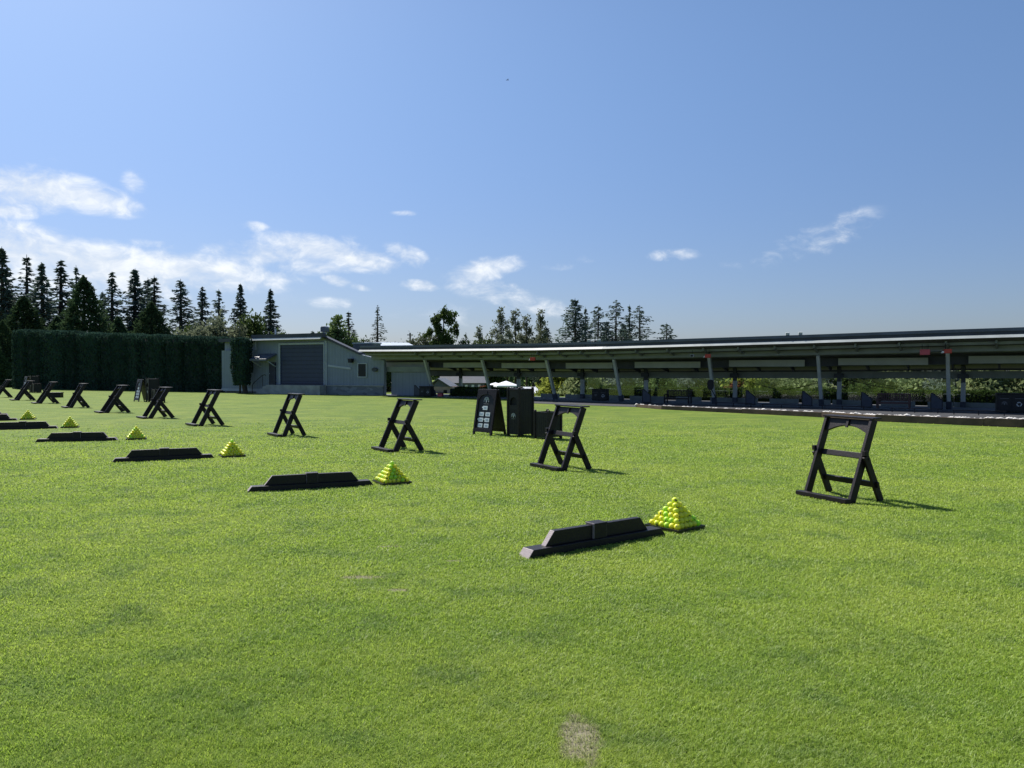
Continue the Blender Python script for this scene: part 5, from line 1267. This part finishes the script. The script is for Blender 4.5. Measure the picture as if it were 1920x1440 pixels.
def make_car():
    t = thing('parked_car', 'x', 'car')
    body = [(-2.1, .30), (2.1, .30), (2.15, .62), (1.95, .82), (1.2, .90), (.55, 1.36), (-1.05, 1.40), (-1.75, .98), (-2.1, .92), (-2.15, .6)]
    mb = MB(); mb.prism(body, (0, 0, 0), (1, 0, 0), (0, 0, 1), (0, 1, 0), -.82, .82); mb.build('body', M['car_white'], t, .05)
    for s in (-1, 1):
        mb = MB(); mb.prism([(-1.45, .96), (.98, .94), (.48, 1.30), (-1.0, 1.33)], (0, s*.822, 0), (1, 0, 0), (0, 0, 1), (0, 1, 0), 0, s*.006); mb.build('window', M['car_glass'], t)
        for x in (-1.3, 1.3):
            pts = [(x+.33*math.cos(k*math.pi/8), .33+.33*math.sin(k*math.pi/8)) for k in range(16)]
            mb = MB(); mb.prism(pts, (0, s*.66, 0), (1, 0, 0), (0, 0, 1), (0, 1, 0), 0, s*.2); wh = mb.build('wheel', M['tyre'], t)
            pts = [(x+.19*math.cos(k*math.pi/8), .33+.19*math.sin(k*math.pi/8)) for k in range(16)]
            mb = MB(); mb.prism(pts, (0, s*.862, 0), (1, 0, 0), (0, 0, 1), (0, 1, 0), 0, s*.008); mb.build('rim', M['gutter'], wh)
    for x0, x1, z0, z1, nm in ((.60, 1.14, 1.33, .93, 'windscreen'),):
        mb = MB(); mb.add([(x0+.012, -.7, z0+.012), (x1+.012, -.74, z1+.012), (x1+.012, .74, z1+.012), (x0+.012, .7, z0+.012), (x0-.02, -.7, z0-.02), (x1-.02, -.74, z1-.02), (x1-.02, .74, z1-.02), (x0-.02, .7, z0-.02)], [(0,1,2,3),(7,6,5,4),(0,4,5,1),(1,5,6,2),(2,6,7,3),(3,7,4,0)]); mb.build(nm, M['car_glass'], t)
    mb = MB(); mb.box(2.13, 2.165, -.75, -.45, .6, .72); mb.build('headlight', M['white'], t); mb = MB(); mb.box(2.13, 2.165, .45, .75, .6, .72); mb.build('headlight', M['white'], t)
    return t
car = make_car()
for k, (px, Y, m, rz, lab) in enumerate([(976, 71, 'car_white', 80, 'white car parked just right of the white tent'), (991, 73, 'car_silver', 85, 'silver car parked second from the white tent'), (1007, 70, 'car_white', 75, 'white car parked farthest right of the tent, beside the yellow green tree'), (1022, 74, 'car_dark', 80, 'dark car parked at the foot of the yellow green tree'), (726.5, 60, 'car_silver', 95, 'car parked in view through the doorway gap right of the shed'), (6, 86, 'car_white', 5, 'white vehicle far away at the left edge beyond the hedge end')]):
    o = car if k == 0 else copy_tree(car); x = (px-960)/F*Y; o.location = (x, Y, gz(x, Y)); o.rotation_euler = (0, 0, R_(rz)); s = .72 if k == 4 else 1; o.scale = (s, s, s)
    tag(o, lab, 'car', 'cars parked beyond the range')
    if k:
        for c in o.children:
            if c.name.startswith('body'): c.data = c.data.copy(); c.data.materials[0] = M[m]
# outbuilding behind the leftmost post
p = P(829, 735, 53.); z0 = gz(p[0], 53.)
t = thing('outbuilding', 'small pinkish outbuilding with a grey gabled roof behind the leftmost posts', 'outbuilding', (p[0], 53., z0), R_(-12))
mb = MB(); mb.box(-.75, .75, -.0, 1.6, 0, .42-z0); mb.build('wall', M['pink_wall'], t)
zp = P(822, 711, 53.)[2]-z0
mb = MB(); mb.prism([(-1.0, .40-z0), (-.28, zp), (.62, .40-z0), (.62, .46-z0), (-.28, zp+.07), (-1.0, .46-z0)], (0, -.15, 0), (1, 0, 0), (0, 0, 1), (0, 1, 0), 0, 1.9); mb.prism([(-.74, .421-z0), (-.28, zp-.03), (.5, .421-z0)], (0, 0, 0), (1, 0, 0), (0, 0, 1), (0, 1, 0), 0, 1.5); mb.build('roof', M['grey_roof'], t)
mb = MB(); mb.box(.10, .35, -.02, -.001, 0, .2-z0); mb.build('door', M['black_plain'], t)
# clubhouse roof far left through the shelter
p = P(880, 716, 72.); z0 = gz(p[0], 72.)
t = thing('far_building', 'long low grey building with small pale windows, far behind the rounded hedge', 'building', (p[0], 72., z0), R_(4))
zt = P(880, 713, 72.)[2]-z0
mb = MB(); mb.box(-2.6, 1.4, 0, 4, 0, zt-.25); mb.build('wall', M['grey_roof'], t); mb = MB(); mb.prism([(-.3, zt-.248), (2.0, zt+.35), (4.3, zt-.248)], (0, 0, 0), (0, 1, 0), (0, 0, 1), (1, 0, 0), -2.8, 1.6); mb.build('roof', M['fascia'], t)
for q in range(6):
    mb = MB(); mb.box(-2.2+q*.6, -1.95+q*.6, -.02, -.001, zt-.62, zt-.42); mb.build('window', M['sticker'], t)
# red bin near the leftmost post
g = G(826, 744.5); t = thing('red_bin', 'small faded red bin standing right of the leftmost slanted post', 'bin', (g[0], g[1], .03), R_(-20))
mb = MB(); mb.prism([(-.13, 0), (.13, 0), (.15, .20), (-.15, .20)], (0, 0, 0), (1, 0, 0), (0, 0, 1), (0, 1, 0), -.12, .12); mb.build('bin_body', M['pinkred'], t, .01); mb = MB(); mb.box(-.16, .16, -.14, .14, .202, .235); mb.build('lid', M['black_plain'], t, .005)
# metal roofed building beyond the shelter
Y = 63.; pl, pr_ = P(697, 650, Y), P(783, 650, Y+1.5); d = (pr_-pl)[:2]; w = np.linalg.norm(d)
t = thing('metal_roof_building', 'low building with shining pale ribbed metal roof just above the shelter roof', 'building', (pl[0], pl[1], gz(pl[0], pl[1])), math.atan2(d[1], d[0]))
zf = P(740, 650, Y)[2] - t.location.z; zb_ = P(740, 643.5, Y+3)[2] - t.location.z
mb = MB(); mb.box(.1, w-.1, .1, 2.9, 0, zf-.12); mb.build('wall', M['wall2'], t)
mb = MB(); mb.prism([(0, zf-.1), (3.0, zb_), (3.0, zb_+.08), (0, zf)], (0, 0, 0), (0, 1, 0), (0, 0, 1), (1, 0, 0), 0, w); mb.build('roof', M['metal_roof'], t)
pl = P(662, 648, 56.); t = thing('roof_plant_box', 'low dark grey louvred box on the roof between the shed and the metal roof', 'roof box', (pl[0], 56., 0), R_(-20))
zf = P(680, 650, 56.)[2]; zb_ = P(680, 642.5, 56.)[2]
mb = MB(); mb.box(0, 1.6, 0, 1.2, 0, zb_-.09); mb.build('box_body', M['membrane'], t); mb = MB(); mb.box(-.05, 1.65, -.05, 1.25, zb_-.088, zb_); mb.build('box_top', M['trim'], t)
# thin pole on the skyline
p = P(769, 640, 90.); z0 = gz(p[0], 90.); t = thing('utility_pole', 'thin bare pole standing left of the wispy tree on the skyline', 'pole', (p[0], 90., z0)); zt = P(769, 624, 90.)[2]-z0
mb = MB(); mb.tube([(0, 0, 0), (0, 0, zt)], [.12, .09], 7); mb.build('pole_shaft', M['bark'], t); mb = MB(); mb.box(-.35, .35, -.04, .04, zt-.3, zt-.2); mb.build('crossarm', M['bark'], t)
# bird
p = P(952, 150, 60.); t = thing('bird', 'tiny dark bird gliding high in the middle of the sky', 'bird', p, R_(20))
mb = MB(); pr = [(-.09, .004), (-.06, .016), (0, .024), (.06, .018), (.085, .006)]
mb.tube([(a, 0, 0) for a, b in pr], [b for a, b in pr], 8)
mb.add([(.035, .02, .01), (-.03, .02, .01), (-.05, .16, .04), (-.01, .15, .045), (-.06, .27, .01)], [(0, 1, 2, 3), (3, 2, 4)]); mb.add([(.035, -.02, .01), (-.03, -.02, .01), (-.05, -.16, .04), (-.01, -.15, .045), (-.06, -.27, .01)], [(3, 2, 1, 0), (4, 2, 3)])
mb.add([(-.08, .01, 0), (-.08, -.01, 0), (-.14, -.03, 0), (-.14, .03, 0)], [(0, 1, 2, 3)]); mb.build('bird_body', M['black_plain'], t)

# ------------------------------------------------------------------ light and sky
AZ, EL = -41.0, 50.0                              # degrees; azimuth from +Y towards +X
sd = Vector((math.sin(R_(AZ))*math.cos(R_(EL)), math.cos(R_(AZ))*math.cos(R_(EL)), math.sin(R_(EL))))
sun = bpy.data.lights.new('sun', 'SUN'); sun.energy = 5.0; sun.angle = R_(.53); sun.color = (1, .955, .87)
so = bpy.data.objects.new('sun', sun); COL.objects.link(so); so.rotation_euler = sd.to_track_quat('Z', 'Y').to_euler(); so.location = (0, 0, 30)
W = bpy.data.worlds.new('World'); SC.world = W; W.use_nodes = True; nt = W.node_tree; nt.nodes.clear()
out = nt.nodes.new('ShaderNodeOutputWorld'); bg = nt.nodes.new('ShaderNodeBackground'); nt.links.new(bg.outputs[0], out.inputs[0])
sky = nt.nodes.new('ShaderNodeTexSky'); sky.sky_type = 'NISHITA'; sky.sun_disc = False; sky.sun_elevation = R_(EL); sky.sun_rotation = R_(AZ)
sky.air_density = 1.0; sky.dust_density = .9; sky.ozone_density = 2.6; sky.altitude = 50
bg.inputs['Strength'].default_value = .0725
tc = nt.nodes.new('ShaderNodeTexCoord'); sp = nt.nodes.new('ShaderNodeSeparateXYZ'); nt.links.new(tc.outputs['Generated'], sp.inputs[0])
az = math_(nt, 'ARCTAN2', sp.outputs[0], sp.outputs[1]); el = math_(nt, 'ARCSINE', sp.outputs[2])
def azel(px, py):
    d = ray(px, py); d = d/np.linalg.norm(d); return math.atan2(d[0], d[1]), math.asin(d[2])
CL = [  # px, py, half width, half height (px), strength, tilt (px rise per px)
 (60, 355, 105, 36, 1.0, 0), (150, 368, 90, 26, .95, .12), (215, 388, 38, 16, .75, .1), (10, 392, 50, 16, .9, 0),
 (40, 470, 150, 44, 1.05, .12), (190, 500, 200, 42, 1.1, .12), (340, 508, 180, 34, 1.0, .05), (470, 520, 90, 20, .7, 0), (60, 515, 160, 60, .8, 0),
 (500, 478, 110, 24, .85, .05), (600, 468, 110, 26, .95, .12), (670, 487, 80, 22, .95, .1), (585, 500, 90, 16, .7, 0), (570, 450, 46, 10, .6, 0), (765, 478, 46, 20, .72, .3), (800, 492, 40, 12, .45, 0),
 (632, 526, 28, 11, .8, .2), (670, 538, 26, 7, .55, .2), (790, 535, 42, 11, .85, .05), (890, 512, 80, 26, .88, -.25), (945, 500, 50, 14, .6, -.1), (930, 550, 90, 24, .72, .15), (1000, 575, 110, 22, .45, .1), (620, 568, 50, 12, .5, 0),
 (1520, 450, 110, 34, .60, -.3), (1575, 432, 60, 28, .5, -.3), (1265, 478, 50, 13, .55, 0), (1380, 495, 40, 8, .32, 0), (1505, 398, 36, 8, .35, 0), (1110, 486, 30, 9, .4, 0), (1040, 500, 40, 9, .4, 0),
 (475, 425, 28, 10, .6, 0), (455, 170, 45, 9, .35, .1), (757, 400, 26, 6, .5, 0), (250, 342, 22, 24, .45, 0), (110, 300, 24, 8, .3, 0), (650, 446, 26, 8, .4, 0), (300, 462, 60, 10, .45, .1), (880, 590, 260, 30, .30, 0), (380, 560, 320, 30, .22, 0)]
mask = None
for px, py, hw, hh, st, tilt in CL:
    a0, e0 = azel(px, py); ra = hw/F*.97; re = hh/F*.97
    da = math_(nt, 'SUBTRACT', az, a0); de = math_(nt, 'ADD', math_(nt, 'SUBTRACT', el, e0), math_(nt, 'MULTIPLY', da, tilt))
    u = math_(nt, 'DIVIDE', da, ra); v = math_(nt, 'DIVIDE', de, re)
    r2 = math_(nt, 'ADD', math_(nt, 'MULTIPLY', u, u), math_(nt, 'MULTIPLY', v, v))
    g = math_(nt, 'MULTIPLY', math_(nt, 'SUBTRACT', 1.0, math_(nt, 'MULTIPLY', r2, .55), clamp=True), st)
    mask = g if mask is None else math_(nt, 'SMOOTH_MAX', mask, g, .15)
cv = nt.nodes.new('ShaderNodeCombineXYZ'); nt.links.new(az, cv.inputs[0]); nt.links.new(math_(nt, 'MULTIPLY', el, 1.7), cv.inputs[1])
# warp for ragged cumulus edges
wn = nt.nodes.new('ShaderNodeTexNoise'); wn.inputs['Scale'].default_value = 16; wn.inputs['Detail'].default_value = 2; nt.links.new(cv.outputs[0], wn.inputs['Vector'])
vm = nt.nodes.new('ShaderNodeVectorMath'); vm.operation = 'MULTIPLY_ADD'; nt.links.new(wn.outputs['Color'], vm.inputs[0]); vm.inputs[1].default_value = (.06, .045, .05); nt.links.new(cv.outputs[0], vm.inputs[2])
n1 = noise(nt, vm.outputs[0], 20, 10, .62); n2 = noise(nt, cv.outputs[0], 8, 5, .6)
den = math_(nt, 'SUBTRACT', math_(nt, 'ADD', math_(nt, 'MULTIPLY', mask, .80), math_(nt, 'MULTIPLY', n1, 1.75)), 1.06)
cl = ramp(nt, den, -.04, .80)
cl = math_(nt, 'MULTIPLY', cl, ramp(nt, mask, .12, .42))
cl = math_(nt, 'MULTIPLY', cl, .93)
shade = ramp(nt, n1, .42, .72)
ccol = mixc(nt, shade, (7.0, 7.6, 8.4), (9.2, 9.5, 9.8))
# pale veil towards the skyline
tint = mixc(nt, ramp(nt, el, .0, .45), (.62, .67, .87), (.86, .99, 1.13))
tm_ = nt.nodes.new('ShaderNodeMix'); tm_.data_type = 'RGBA'; tm_.blend_type = 'MULTIPLY'; tm_.inputs[0].default_value = 1
nt.links.new(sky.outputs[0], tm_.inputs[6]); nt.links.new(tint, tm_.inputs[7])
fin = mixc(nt, cl, tm_.outputs[2], ccol)
nt.links.new(fin, bg.inputs['Color'])

SC.view_settings.view_transform = 'Standard'; SC.view_settings.look = 'None'; SC.view_settings.exposure = 0.64; SC.view_settings.gamma = 1.0
SC.cycles.max_bounces = 8; SC.cycles.transparent_max_bounces = 24; SC.cycles.use_denoising = True
